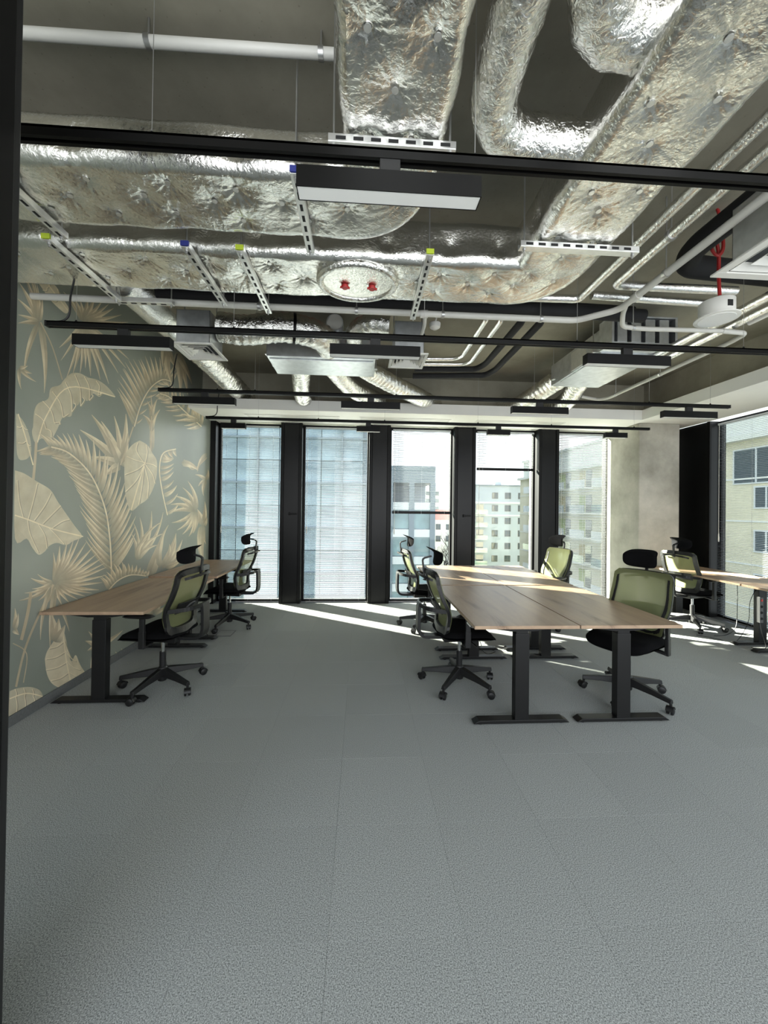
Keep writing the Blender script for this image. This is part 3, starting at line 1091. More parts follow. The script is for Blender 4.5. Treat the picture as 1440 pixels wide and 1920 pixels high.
def foil_duct(name, path, zb, width, height, label, pins_u, pin_step, seed, lay=0.0075):
    """rectangular duct wrapped in quilted foil, swept along a level path"""
    rg = np.random.default_rng(seed)
    P = resample(fillet([(x, y, 0) for x, y in path], width / 2, 14), lay)
    n = len(P)
    pos = np.array([(p.x, p.y) for p in P])
    tan = np.zeros_like(pos)
    tan[1:-1] = pos[2:] - pos[:-2]
    tan[0] = pos[1] - pos[0]
    tan[-1] = pos[-1] - pos[-2]
    tan /= np.linalg.norm(tan, axis=1)[:, None]
    nor = np.stack([-tan[:, 1], tan[:, 0]], 1)
    s = np.concatenate([[0], np.cumsum(np.linalg.norm(np.diff(pos, axis=0), axis=1))])
    # cross section: rounded rectangle, dense along the bottom
    rc = 0.055
    hw, hh = width / 2, height / 2
    sec = []
    nb = max(8, int((width - 2 * rc) / lay))
    for k in range(nb + 1):
        sec.append((-(hw - rc) + (width - 2 * rc) * k / nb, -hh, 0, -1))

    def corner(cx, cy, a0):
        for k in range(1, 6):
            a = R(a0 + 90 * k / 6)
            sec.append((cx + rc * math.cos(a), cy + rc * math.sin(a), math.cos(a), math.sin(a)))
    corner(hw - rc, -hh + rc, -90)
    ns = max(3, int((height - 2 * rc) / 0.02))
    for k in range(ns + 1):
        sec.append((hw, -hh + rc + (height - 2 * rc) * k / ns, 1, 0))
    corner(hw - rc, hh - rc, 0)
    for k in range(7):
        sec.append((hw - rc - (width - 2 * rc) * k / 6, hh, 0, 1))
    corner(-hw + rc, hh - rc, 90)
    for k in range(ns + 1):
        sec.append((-hw, hh - rc - (height - 2 * rc) * k / ns, -1, 0))
    corner(-hw + rc, -hh + rc, 180)
    sec = np.array(sec)
    m = len(sec)
    # unrolled coordinate around the section, so that the quilting runs on over the corners
    around = np.concatenate([[0], np.cumsum(np.linalg.norm(np.diff(sec[:, :2], axis=0), axis=1))])
    S, A = np.meshgrid(s, around, indexing='ij')
    disp = 0.004 * np.sin(S * 9.1 + np.sin(A * 13) * 1.3) * np.sin(A * 17 + S * 3.0)
    pins = []
    k = 0
    x = 0.1
    while x < s[-1] - 0.05:
        for u in pins_u[k % len(pins_u)]:
            pins.append((x + rg.normal(0, 0.025), hw - rc + u + rg.normal(0, 0.012)))
        for sa_ in (around[nb + 5 + ns // 2], around[m - 5 - ns // 2]):
            if k % 2 == 0:
                pins.append((x + rg.normal(0, 0.03), sa_))
        x += pin_step
        k += 1
    near = np.full_like(S, 9.0)
    for (ps, pa) in pins:
        ds, da = S - ps, A - pa
        r2 = ds * ds + da * da
        sel = r2 < 0.32 ** 2
        rr = np.sqrt(r2[sel])
        th = np.arctan2(da[sel], ds[sel])
        k1, k2 = rg.integers(4, 7), rg.integers(7, 11)
        ph1, ph2 = rg.uniform(0, 6.28, 2)
        star = 0.5 - np.abs(np.sin(k1 * th + ph1 + 0.5 * np.sin(3 * th))) ** 0.45 + 0.6 * (0.5 - np.abs(np.sin(k2 * th + ph2 + rr * 5)) ** 0.45)
        disp[sel] += 0.0085 * star * np.exp(-rr / 0.07) * np.minimum(1, rr / 0.018)
        near[sel] = np.minimum(near[sel], rr)
    disp += 0.024 * (1 - np.exp(-np.minimum(near, 0.3) / 0.055)) - 0.016
    disp += rg.normal(0, 0.0006, disp.shape)
    U = sec[None, :, 0] + disp * sec[None, :, 2]
    V = sec[None, :, 1] + disp * sec[None, :, 3]
    X = pos[:, None, 0] - nor[:, None, 0] * U
    Y = pos[:, None, 1] - nor[:, None, 1] * U
    Z = zb + hh + V
    verts = np.stack([X, Y, Z], -1).reshape(-1, 3)
    i, j = np.meshgrid(np.arange(n - 1), np.arange(m), indexing='ij')
    j2 = (j + 1) % m
    faces = np.stack([i * m + j, i * m + j2, (i + 1) * m + j2, (i + 1) * m + j], -1).reshape(-1, 4)
    b = MB()
    b.v = verts.tolist()
    b.f = faces.tolist() + [list(range(m))[::-1], [(n - 1) * m + q for q in range(m)]]
    root = empty(name, (float(pos[n // 2][0]), float(pos[n // 2][1]), zb))
    o = b.build('foil_jacket', 'foil', root, smooth=True)
    o.data.polygons.foreach_set('use_smooth', [True] * len(o.data.polygons))
    o.location = -root.location
    # washers of the pins on the underside
    wsh = None
    for (ps, pa) in pins:
        u = pa - (hw - rc)
        if abs(u) > hw - rc or ps < 0.2:
            continue
        q = int(np.searchsorted(s, ps))
        q = min(q, n - 1)
        px, py = pos[q] - nor[q] * u
        if px < XL + 0.06:
            continue
        if wsh is None:
            wsh = MB().lathe([(0.013, 0.0), (0.013, 0.003), (0.004, 0.006)][::-1], n=10).build('pin_washer', 'strut_steel', root)
            wsh.location = Vector((px, py, zb - 0.006)) - root.location + Vector((0, 0, 0.013))
        else:
            inst(wsh, 'pin_washer', Vector((px, py, zb - 0.006)) - root.location + Vector((0, 0, 0.013)), root)
    tag(root, label, 'air duct', 'foil-wrapped rectangular ducts')
    return root


duct1 = foil_duct('ventilation_duct', [(0.11, -0.95), (0.11, 1.93), (XL + 0.02, 1.93)], 3.05, 0.435, 0.215,
                  'foil-wrapped duct coming from overhead and turning left towards the mural wall, nearer of two', ([0.1, -0.1], [0.0]), 0.17, 3)
duct2 = foil_duct('ventilation_duct', [(1.17, -0.95), (1.17, 2.51), (XL + 0.02, 2.51)], 3.05, 0.47, 0.26,
                  'large foil-wrapped duct turning left across the ceiling with a round access door', ([0.11, -0.11], [0.0]), 0.18, 5)
# access door with two red knobs, part of the second duct
L0 = -duct2.location
ring = MB()
ell = [(-0.045 + 0.245 * math.cos(2 * math.pi * k / 40), 2.515 + 0.195 * math.sin(2 * math.pi * k / 40), 3.045) for k in range(41)]
ring.tube(ell, 0.026, 10, caps=False)
o = ring.build('access_ring', 'foil_flex', duct2, smooth=True)
o.location = L0
vs = [(-0.045 + 0.23 * math.cos(2 * math.pi * k / 40), 2.515 + 0.18 * math.sin(2 * math.pi * k / 40)) for k in range(40)]
o = MB().prism(vs, 3.035, 3.055).build('access_door', 'foil', duct2)
o.location = L0
for x in (-0.13, 0.05):
    k = MB().lathe([(0.020, 0.0), (0.024, 0.006), (0.024, 0.018), (0.018, 0.024)], (x, 2.535, 3.012), 12).bar((x - 0.032, 2.532, 3.018), (x + 0.032, 2.540, 3.018), 0.012, 0.010).build('knob', 'red_plastic', duct2, smooth=True)
    k.location = L0


def flex(name, pts, r, label, mat='foil_flex', wrinkle=0.06, freq=95, step=0.012, n=26, group='round foil ducts', seed=1, collar=None):
    rg = np.random.default_rng(seed)
    P = resample(catmull(pts, 12), step)
    b = MB()
    b.tube(P, r, n)
    V = np.array([tuple(v) for v in b.v])
    m = len(P)
    ph = rg.uniform(0, 6.28, 6)
    for i in range(m):
        s_ = i * step
        c = np.array(tuple(P[i]))
        a = np.arange(n) / n * 2 * math.pi
        w = 0.45 * np.sin(s_ * freq + 1.4 * np.sin(2 * a + ph[0] + s_ * 2) + 1.1 * np.sin(3 * a + ph[1] - s_ * 3.3))
        w += 0.35 * np.sin(5 * a + s_ * 22 + ph[2]) * np.sin(s_ * 31 + ph[3]) + 0.25 * np.sin(9 * a - s_ * 40 + ph[4]) + rg.normal(0, 0.25, n)
        V[i * n:(i + 1) * n] = c + (V[i * n:(i + 1) * n] - c) * (1 + wrinkle * w)[:, None]
    b.v = V.tolist()
    root = empty(name, tuple(P[0]))
    o = b.build('foil_sleeve', mat, root, smooth=True)
    o.data.polygons.foreach_set('use_smooth', [True] * len(o.data.polygons))
    o.location = -root.location
    if collar:
        for idx in collar:
            q = P[int(idx * (m - 1))]
            t = (P[min(int(idx * (m - 1)) + 1, m - 1)] - P[max(int(idx * (m - 1)) - 1, 0)]).normalized()
            c = MB().tube([q - t * 0.012, q + t * 0.012], r * 1.07, 24).build('clamp_band', 'black_metal', root, smooth=True)
            c.location = -root.location
    tag(root, label, 'air duct', group)
    return root


flex('round_duct', [(0.485, -0.95, 3.17), (0.485, 0.4, 3.17), (0.485, 1.30, 3.17), (0.515, 1.50, 3.17), (0.62, 1.60, 3.17), (0.78, 1.62, 3.17), (0.955, 1.62, 3.17)], 0.092,
     'round foil duct between the two big ducts, elbowing right into the larger one', wrinkle=0.045, freq=60, seed=2)
flex('round_duct', [(0.70, -0.95, 3.20), (0.70, 0.3, 3.20), (0.70, 0.92, 3.20), (0.735, 1.14, 3.20), (0.83, 1.225, 3.20), (0.955, 1.235, 3.20)], 0.105,
     'short round foil elbow at the top edge of the picture, entering the larger duct', wrinkle=0.05, freq=60, seed=3)
g1 = flex('round_duct', [(-1.795, 2.72, 3.24), (-1.79, 3.2, 3.24), (-1.775, 4.0, 3.24)], 0.135, 'long round foil duct running back along the mural wall, smooth near half', mat='foil_pipe', wrinkle=0.012, freq=30, seed=4)
flex('round_duct', [(-1.775, 4.0, 3.24), (-1.77, 4.6, 3.23), (-1.765, 5.2, 3.21), (-1.76, 5.88, 3.20)], 0.130, 'crinkled flexible end of the round duct by the mural wall', wrinkle=0.07, seed=5)
flex('round_duct', [(-1.27, 3.42, 3.13), (-1.05, 3.44, 3.12), (-0.75, 3.47, 3.17), (-0.48, 3.55, 3.17), (-0.36, 3.72, 3.17), (-0.36, 3.88, 3.19)], 0.125,
     'fat flexible foil duct between the left square diffuser and the middle fan coil unit', wrinkle=0.05, seed=6, collar=[0.55])
flex('round_duct', [(0.24, 3.50, 3.25), (0.05, 3.53, 3.27), (-0.08, 3.66, 3.25), (-0.10, 3.88, 3.22)], 0.085, 'thin flexible foil duct joining the middle diffuser to the fan coil unit', wrinkle=0.06, seed=7)
flex('round_duct', [(-0.74, 4.42, 3.22), (-0.76, 4.7, 3.20), (-0.82, 5.1, 3.16), (-0.84, 5.5, 3.10), (-0.84, 5.88, 3.19)], 0.115, 'leftmost of three flexible foil ducts leaving the middle fan coil unit', seed=8)
flex('round_duct', [(-0.38, 4.42, 3.22), (-0.30, 4.7, 3.19), (-0.12, 5.1, 3.14), (0.15, 5.45, 3.12), (0.32, 5.88, 3.19)], 0.115, 'middle one of three flexible foil ducts leaving the middle fan coil unit', seed=9)
flex('round_duct', [(-0.06, 4.42, 3.23), (0.12, 4.7, 3.22), (0.48, 5.05, 3.17), (0.85, 5.4, 3.13), (1.12, 5.88, 3.18)], 0.115, 'rightmost of three flexible foil ducts leaving the middle fan coil unit', seed=10)
flex('round_duct', [(2.56, 4.78, 3.28), (2.50, 5.0, 3.24), (2.36, 5.3, 3.14), (2.25, 5.6, 3.10), (2.22, 5.88, 3.2)], 0.125, 'left flexible foil duct leaving the right-hand fan coil unit', seed=11)
flex('round_duct', [(2.85, 4.78, 3.28), (2.88, 5.0, 3.24), (2.92, 5.3, 3.14), (2.90, 5.6, 3.12), (2.88, 5.88, 3.2)], 0.125, 'right flexible foil duct leaving the right-hand fan coil unit', seed=12)


# slotted steel support rails with threaded rods
def rail(a, b, z, label, cap=None, rods=(0.04, 0.96), front=False):
    a, b = Vector((a[0], a[1], z)), Vector((b[0], b[1], z))
    L = (b - a).length
    t = (b - a).normalized()
    ang = math.atan2(t.y, t.x)
    r_ = empty('support_rail', tuple(a), ang)
    w, h = 0.042, 0.034
    MB().box((0, -w / 2, 0), (L, w / 2, 0.003)).box((0, -w / 2, 0.003), (L, -w / 2 + 0.003, h)).box((0, w / 2 - 0.003, 0.003), (L, w / 2, h)).build('channel', 'strut_steel', r_, bevel=0.001)
    x = 0.03
    sl = None
    while x + 0.042 < L - 0.01:
        if sl is None:
            sl = (MB().box((0, -w / 2 - 0.0012, h / 2 - 0.007), (0.040, -w / 2 + 0.0002, h / 2 + 0.007)) if front else MB().box((0, -0.007, -0.0012), (0.040, 0.007, 0.0002))).build('slot', 'slot_dark', r_)
            sl.location = (x, 0, 0)
        else:
            inst(sl, 'slot', (x, 0, 0), r_)
        x += 0.070
    for f_ in rods:
        MB().tube([(L * f_, 0, -0.022), (L * f_, 0, ZC - z)], 0.0045, 7).build('threaded_rod', 'rod_steel', r_)
        MB().lathe([(0.009, -0.010), (0.009, 0.0)], (L * f_, 0, -0.001), 6).build('nut', 'rod_steel', r_)
    if cap:
        MB().box((-0.004, -w / 2 - 0.001, 0.006), (0.008, w / 2 + 0.001, h)).build('end_cap', cap, r_)
    tag(r_, label, 'support rail', 'slotted support rails')
    return r_


ZR = 3.005
rail((-0.152, 1.532), (0.362, 1.532), ZR, 'slotted steel rail under the overhead foil duct, just above the near light track', front=True)
rail((-0.31, 1.67), (-0.31, 2.19), ZR, 'blue-capped slotted rail beside the big black lamp on the near track', 'blue_plastic')
rail((-1.645, 1.67), (-1.645, 2.18), ZR, 'slotted rail under the nearer duct at the far left')
rail((-1.752, 2.19), (-1.752, 2.82), ZR, 'slotted rail under the farther duct at the far left, over the round duct', 'lime_plastic')
rail((-1.01, 2.19), (-1.01, 2.82), ZR, 'blue-capped slotted rail under the farther duct', 'blue_plastic')
rail((-0.712, 2.20), (-0.712, 2.90), ZR, 'lime-capped slotted rail under the farther duct, left of the round access door', 'lime_plastic')
rail((0.372, 2.15), (0.372, 2.90), ZR, 'lime-capped slotted rail right of the round access door', 'lime_plastic')
rail((0.855, 2.06), (1.535, 2.06), ZR, 'slotted steel rail across the underside of the larger duct at its corner', front=True)
rail((-1.80, 2.88), (-1.40, 2.88), 3.03, 'short slotted rail with lime cap hung beside the mural below the pale pipe')


def pipe(name, pts, r, mat, label, bend=0.07, n=14, clamps=(), group='pipes under the ceiling', cat='pipe', hang=True, seams=()):
    P = fillet(pts, bend, 7)
    root = empty(name, tuple(P[0]))
    o = MB().tube(P, r, n).build('pipe_run', mat, root, smooth=True)
    o.location = -root.location
    for q in clamps:
        q = Vector(q)
        d = min(range(len(P) - 1), key=lambda i: ((P[i] + P[i + 1]) / 2 - q).length)
        best, bt = None, 1e9
        for i in range(len(P) - 1):
            ab = P[i + 1] - P[i]
            tt = max(0, min(1, (q - P[i]).dot(ab) / max(1e-9, ab.length_squared)))
            c_ = P[i] + ab * tt
            if (c_ - q).length < bt:
                bt, best, d = (c_ - q).length, c_, i
        t = (P[d + 1] - P[d]).normalized()
        c = MB().tube([best - t * 0.011, best + t * 0.011], r * 1.18, n).build('pipe_clamp', 'rod_steel', root, smooth=True)
        c.location = -root.location
        if hang:
            c = MB().tube([best + Vector((0, 0, r)), Vector((best.x, best.y, ZC))], 0.0045, 6).build('hanger_rod', 'rod_steel', root)
            c.location = -root.location
    for q in seams:
        q = Vector(q)
        i = min(range(len(P) - 1), key=lambda k: (P[k] - q).length)
        t = (P[i + 1] - P[i]).normalized()
        c = MB().tube([q - t * 0.03, q + t * 0.03], r * 1.25, n).build('pipe_socket', mat, root, smooth=True)
        c.location = -root.location
    tag(root, label, cat, group)
    return root


pipe('drain_pipe', [(XL, 2.93, 3.075), (1.72, 2.99, 3.10), (1.95, 2.80, 3.10), (1.95, -0.95, 3.10)], 0.024, 'pvc',
     'pale plastic pipe crossing behind the foil ducts, then turning towards the camera', 0.06,
     clamps=[(-0.80, 2.94, 3.1), (-0.06, 2.96, 3.1), (0.62, 2.97, 3.1), (1.42, 2.98, 3.1), (1.95, 2.35, 3.1), (1.95, 1.55, 3.1)], seams=[(0.47, 2.973, 3.09), (1.95, 2.62, 3.10)])
pipe('drain_pipe', [(1.95, 2.72, 3.10), (2.02, 2.86, 3.10), (2.10, 2.98, 3.06), (2.30, 3.0, 3.06), (2.98, 3.0, 3.07)], 0.018, 'pvc', 'thin pale branch pipe behind the round ceiling speaker', 0.05, clamps=[(2.2, 3.0, 3.06)])
pipe('drain_pipe', [(2.98, 3.0, 3.07), (3.22, 3.02, 3.07), (3.25, 3.2, 3.07), (3.27, 4.9, 3.07), (3.22, 5.05, 3.09), (3.02, 5.10, 3.14)], 0.020, 'pvc', 'white plastic pipe running back along the right-hand beam to the fan coil unit', 0.06, clamps=[(3.26, 4.0, 3.07), (3.27, 4.75, 3.07)])
pipe('drain_pipe', [(XL, 1.66, 3.50), (0.35, 1.63, 3.50)], 0.022, 'white_plastic', 'white pipe clipped to the concrete slab at the top left', 0.05, clamps=[(-0.92, 1.64, 3.5), (-0.20, 1.635, 3.5)])
pipe('drain_pipe', [(0.48, 2.99, 3.08), (0.50, 3.12, 3.08), (0.49, 3.35, 3.04), (0.42, 3.62, 2.98)], 0.016, 'pvc', 'short pale pipe dropping from the cross pipe beside the middle diffuser', 0.04)
pipe('foil_pipe', [(1.665, -0.95, 3.20), (1.665, 2.86, 3.20), (0.85, 2.88, 3.20)], 0.030, 'foil_pipe', 'silver foil pipe right of the larger duct, the one nearer to it', 0.05, clamps=[(1.665, 1.0, 3.2)], group='silver foil pipes')
pipe('foil_pipe', [(1.815, -0.95, 3.20), (1.815, 2.66, 3.20), (2.75, 2.66, 3.20)], 0.030, 'foil_pipe', 'silver foil pipe right of the larger duct, the one farther from it', 0.05, clamps=[(1.815, 2.15, 3.2)], group='silver foil pipes')
pipe('foil_pipe', [(1.73, 2.80, 3.20), (2.80, 2.84, 3.20)], 0.030, 'foil_pipe', 'silver foil pipe crossing to the right above the pale branch pipe', 0.05, group='silver foil pipes')
pipe('foil_pipe', [(2.93, -0.95, 3.15), (2.97, 3.5, 3.15), (3.02, 3.95, 3.15)], 0.034, 'foil_pipe', 'silver foil pipe by the round ceiling speaker, uppermost of three', 0.05, group='silver foil pipes')
pipe('foil_pipe', [(3.06, -0.95, 3.13), (3.10, 3.9, 3.13)], 0.034, 'foil_pipe', 'silver foil pipe on the right, middle one of three', 0.05, group='silver foil pipes')
pipe('foil_pipe', [(3.20, -0.95, 3.14), (3.20, 2.98, 3.14)], 0.024, 'white_plastic', 'white pipe on the right beside the silver foil pipes', 0.05, group='silver foil pipes')
pipe('foil_pipe', [(1.10, 3.36, 3.58), (1.10, 3.36, 3.27), (1.10, 4.20, 3.27), (1.02, 4.28, 3.27), (0.45, 4.28, 3.25)], 0.024, 'foil_pipe', 'silver pipe running back from the larger duct, left of a pair', 0.05, group='silver foil pipes')
pipe('foil_pipe', [(1.24, 3.36, 3.58), (1.24, 3.36, 3.27), (1.24, 4.35, 3.27), (1.16, 4.43, 3.27), (0.45, 4.43, 3.25)], 0.024, 'foil_pipe', 'silver pipe running back from the larger duct, right of a pair', 0.05, group='silver foil pipes')
pipe('insulated_pipe', [(1.44, 3.38, 3.58), (1.44, 3.38, 3.28), (1.44, 4.42, 3.28), (1.36, 4.55, 3.26), (0.62, 4.55, 3.24)], 0.034, 'rubber_insulation', 'black insulated pipe beside the pair of silver pipes, left one', 0.06, group='black insulated pipes')
pipe('insulated_pipe', [(1.62, 3.38, 3.58), (1.62, 3.38, 3.28), (1.62, 4.60, 3.28), (1.54, 4.74, 3.26), (0.62, 4.74, 3.22)], 0.034, 'rubber_insulation', 'black insulated pipe beside the pair of silver pipes, right one', 0.06, group='black insulated pipes')
pipe('insulated_pipe', [(2.22, -0.95, 3.34), (2.22, 2.45, 3.34), (2.32, 2.62, 3.34), (3.6, 2.72, 3.34)], 0.075, 'rubber_insulation', 'thick black insulated pipe above the pale pipe on the right', 0.12, group='black insulated pipes')
pipe('insulated_pipe', [(-1.60, 3.05, 3.20), (1.55, 3.06, 3.21), (1.85, 3.10, 3.23), (2.40, 3.14, 3.24)], 0.055, 'rubber_insulation', 'black insulated pipe hidden just behind the farther foil duct', 0.12, group='black insulated pipes')
pipe('insulated_pipe', [(-1.60, 3.20, 3.30), (1.70, 3.21, 3.31), (2.0, 3.25, 3.33), (2.40, 3.28, 3.34)], 0.055, 'rubber_insulation', 'second black insulated pipe behind the farther foil duct, above the red cables', 0.12, group='black insulated pipes')
for k, z in enumerate((3.44, 3.415)):
    pipe('red_cable', [(-1.55, 3.58, z + 0.005), (-0.5, 3.60, z), (0.9, 3.62, z - 0.005), (1.9, 3.62, z - 0.005), (2.15, 3.55, z + 0.03)], 0.008, 'red_plastic',
         ['upper of two red cables running along the slab behind the ducts', 'lower of two red cables running along the slab behind the ducts'][k], 0.2, 8, group='red cables', cat='cable',
         clamps=[(-1.1 + 0.45 * q, 3.6, z) for q in range(7)] if k == 0 else (), hang=False)
for k, y in enumerate((4.28, 4.43)):
    v = empty('valve', (0.52, y, 3.255))
    MB().lathe([(0.02, -0.03), (0.03, -0.02), (0.03, 0.02), (0.02, 0.03)], (0, 0, 0), 12, axis='x').tube([(0, 0, 0.02), (0, 0, 0.055)], 0.008, 8).build('valve_body', 'galvanised', v, smooth=True)
    MB().box((-0.06, -0.012, 0.05), (0.035, 0.012, 0.062)).build('lever', 'red_plastic', v, bevel=0.003)
    tag(v, ['red-levered pipe valve beside the middle diffuser, nearer of two', 'red-levered pipe valve beside the middle diffuser, farther of two'][k], 'valve', 'red-levered valves')


# fan coil units
def fcu(lo, hi, label, slots):
    u = empty('fan_coil_unit', ((lo[0] + hi[0]) / 2, (lo[1] + hi[1]) / 2, lo[2]))
    w, d, h = (hi[0] - lo[0]) / 2, (hi[1] - lo[1]) / 2, hi[2] - lo[2]
    y0 = -d
    if slots:
        y0 = -d + 0.20
        b = MB()
        b.box((-w - 0.02, -d, 0.02), (w + 0.02, -d + 0.20, 0.045)).box((-w - 0.02, -d, h + 0.03), (w + 0.02, -d + 0.20, h + 0.045))
        b.box((-w - 0.02, -d, 0.045), (-w + 0.005, -d + 0.20, h + 0.03)).box((w - 0.005, -d, 0.045), (w + 0.02, -d + 0.20, h + 0.03))
        b.build('intake_box', 'galvanised', u, bevel=0.002)
        MB().box((-w, -d + 0.13, 0.045), (w, -d + 0.15, h + 0.03)).build('intake_core', 'slot_dark', u)
        n = 4
        for k in range(n):
            x = -w + 0.03 + (2 * w - 0.06) * (k + 0.5) / n
            MB().box((x - 0.05, -d + 0.02, 0.05), (x + 0.05, -d + 0.08, h + 0.025)).build('filter_louvre', 'galvanised', u, bevel=0.006)
        MB().box((-w - 0.03, -d - 0.01, 0.0), (w + 0.03, -d + 0.03, 0.02)).build('intake_lip', 'strut_steel', u)
    MB().box((-w, y0, 0), (w, d, h)).build('casing', 'galvanised', u, bevel=0.004)
    MB().box((-w + 0.02, y0 + 0.05, -0.012), (w - 0.02, d - 0.18, 0.0)).build('drip_tray', 'galvanised', u, bevel=0.003)
    MB().box((-w - 0.004, y0 + 0.25, 0.02), (-w, y0 + 0.55 if slots else d - 0.05, h - 0.03)).build('side_panel', 'strut_steel', u)
    for x in (-w - 0.02, w + 0.02):
        for y in (y0 + 0.1, d - 0.1):
            MB().tube([(x, y, 0.05), (x, y, ZC - lo[2])], 0.005, 6).build('hanger_rod', 'rod_steel', u)
            MB().box((x - 0.015, y - 0.02, 0.05), (x + 0.015, y + 0.02, 0.06)).build('hanger_bracket', 'strut_steel', u)
    tag(u, label, 'fan coil', 'fan coil units')
    return u


fcu((2.42, 3.55, 3.16), (3.05, 4.78, 3.42), 'fan coil unit at the right with a louvred intake facing the camera', True)
fcu((-0.98, 3.90, 3.08), (0.12, 4.42, 3.36), 'wide grey fan coil unit in the middle feeding three flexible ducts', False)
for (x, lab) in ((-0.29, 'round capped duct spigot left behind the middle lamp'), (0.0, 'round capped duct spigot right behind the middle lamp')):
    s_ = empty('duct_spigot', (x, 3.90, 3.40))
    MB().lathe([(0.085, -0.10), (0.085, 0.0)], (0, 0, 0), 24, axis='y').build('collar', 'galvanised', s_, smooth=True)
    MB().lathe([(0.075, -0.104), (0.075, -0.099)], (0, 0, 0), 24, axis='y').build('cap', 'pvc', s_)
    tag(s_, lab, 'duct spigot', 'capped spigots')


# square diffusers
def diffuser(x0, y0, x1, y1, z, label, h=0.30):
    d = empty('air_diffuser', ((x0 + x1) / 2, (y0 + y1) / 2, z))
    w, l = (x1 - x0) / 2, (y1 - y0) / 2
    b = MB()
    fw = w * 0.16
    b.box((-w, -l, 0), (w, -l + fw, 0.012)).box((-w, l - fw, 0), (w, l, 0.012)).box((-w, -l + fw, 0), (-w + fw, l - fw, 0.012)).box((w - fw, -l + fw, 0), (w, l - fw, 0.012))
    b.build('frame', 'white_plastic', d, bevel=0.003)
    for k in range(4):
        s0 = 0.80 - k * 0.19
        s1 = s0 - 0.13
        b = MB()
        zo, zi = 0.005, 0.030
        A = [(-w * s0, -l * s0, zo), (w * s0, -l * s0, zo), (w * s0, l * s0, zo), (-w * s0, l * s0, zo)]
        B = [(-w * s1, -l * s1, zi), (w * s1, -l * s1, zi), (w * s1, l * s1, zi), (-w * s1, l * s1, zi)]
        A2 = [(x, y, zz + 0.003) for x, y, zz in A]
        B2 = [(x, y, zz + 0.003) for x, y, zz in B]
        fs = []
        for q in range(4):
            p = (q + 1) % 4
            fs += [(q, p, 4 + p, 4 + q), (8 + q, 12 + q, 12 + p, 8 + p), (q, 8 + q, 8 + p, p), (4 + q, 4 + p, 12 + p, 12 + q)]
        b.add(A + B + A2 + B2, fs)
        b.build('vane', 'white_plastic', d)
    q = 0.78
    b = MB()
    b.box((-w * q, -l * q, 0.013), (-w * q + 0.003, l * q, h)).box((w * q - 0.003, -l * q, 0.013), (w * q, l * q, h))
    b.box((-w * q, -l * q, 0.013), (w * q, -l * q + 0.003, h)).box((-w * q, l * q - 0.003, 0.013), (w * q, l * q, h)).box((-w * q, -l * q, h - 0.003), (w * q, l * q, h))
    b.build('plenum_box', 'galvanised', d)
    for sx in (-1, 1):
        MB().tube([(sx * w * q, 0, h), (sx * w * q, 0, ZC - z)], 0.004, 6).build('hanger_rod', 'rod_steel', d)
    tag(d, label, 'air diffuser', 'square ceiling diffusers')
    return d


diffuser(-1.605, 3.235, -1.255, 3.61, 2.90, 'white square diffuser near the mural, above the second light track')
diffuser(0.235, 3.28, 0.565, 3.64, 2.90, 'white square diffuser in the middle behind a black lamp')
diffuser(1.975, 1.46, 2.60, 2.065, 2.90, 'large white square diffuser at the right picture edge', h=0.34)

# round ceiling speaker with its red cable
sp = empty('ceiling_speaker', (2.365, 2.42, 2.85))
MB().lathe([(0.098, 0.008), (0.098, 0.115), (0.092, 0.12)], n=28).build('speaker_can', 'white_plastic', sp, smooth=True)
MB().lathe([(0.100, 0.0), (0.124, 0.003), (0.124, 0.010), (0.098, 0.012)], n=32).build('rim', 'white_plastic', sp, smooth=True)
MB().lathe([(0.101, -0.0015), (0.103, 0.004)], n=32).build('grille', 'lamp_diffuser', sp)
MB().box((-0.018, -0.100, 0.045), (0.016, -0.094, 0.085)).build('terminal', 'slot_dark', sp)
cab = catmull([(0, -0.02, 0.12), (-0.01, -0.02, 0.30), (-0.02, -0.03, 0.42), (-0.05, -0.04, 0.50), (-0.09, -0.05, 0.45), (-0.05, -0.05, 0.40), (0.0, -0.04, 0.46), (0.01, -0.02, 0.62), (0.0, 0.0, 0.75)], 8)
MB().tube(cab, 0.008, 8).tube([Vector(p) + Vector((0.014, 0.006, 0)) for p in cab], 0.007, 8).build('red_lead', 'red_plastic', sp, smooth=True)
tag(sp, 'round white ceiling speaker hanging on red cables at the right', 'speaker')
sd_ = empty('smoke_detector', (0.62, 3.30, 3.18))
MB().lathe([(0.022, -0.05), (0.045, -0.035), (0.05, -0.012), (0.05, 0.0)], n=20).build('detector_head', 'white_plastic', sd_, smooth=True)
MB().tube([(0, 0, 0), (0.02, -0.04, 0.09), (0.02, -0.05, ZC - 3.18)], 0.007, 8).build('drop_rod', 'white_plastic', sd_)
tag(sd_, 'small white smoke detector beside the pale pipe junction', 'detector')


# ------------------------------------------------------------------ light tracks and linear lamps
TX0, TX1, TZ = -2.08, 4.08, 2.722


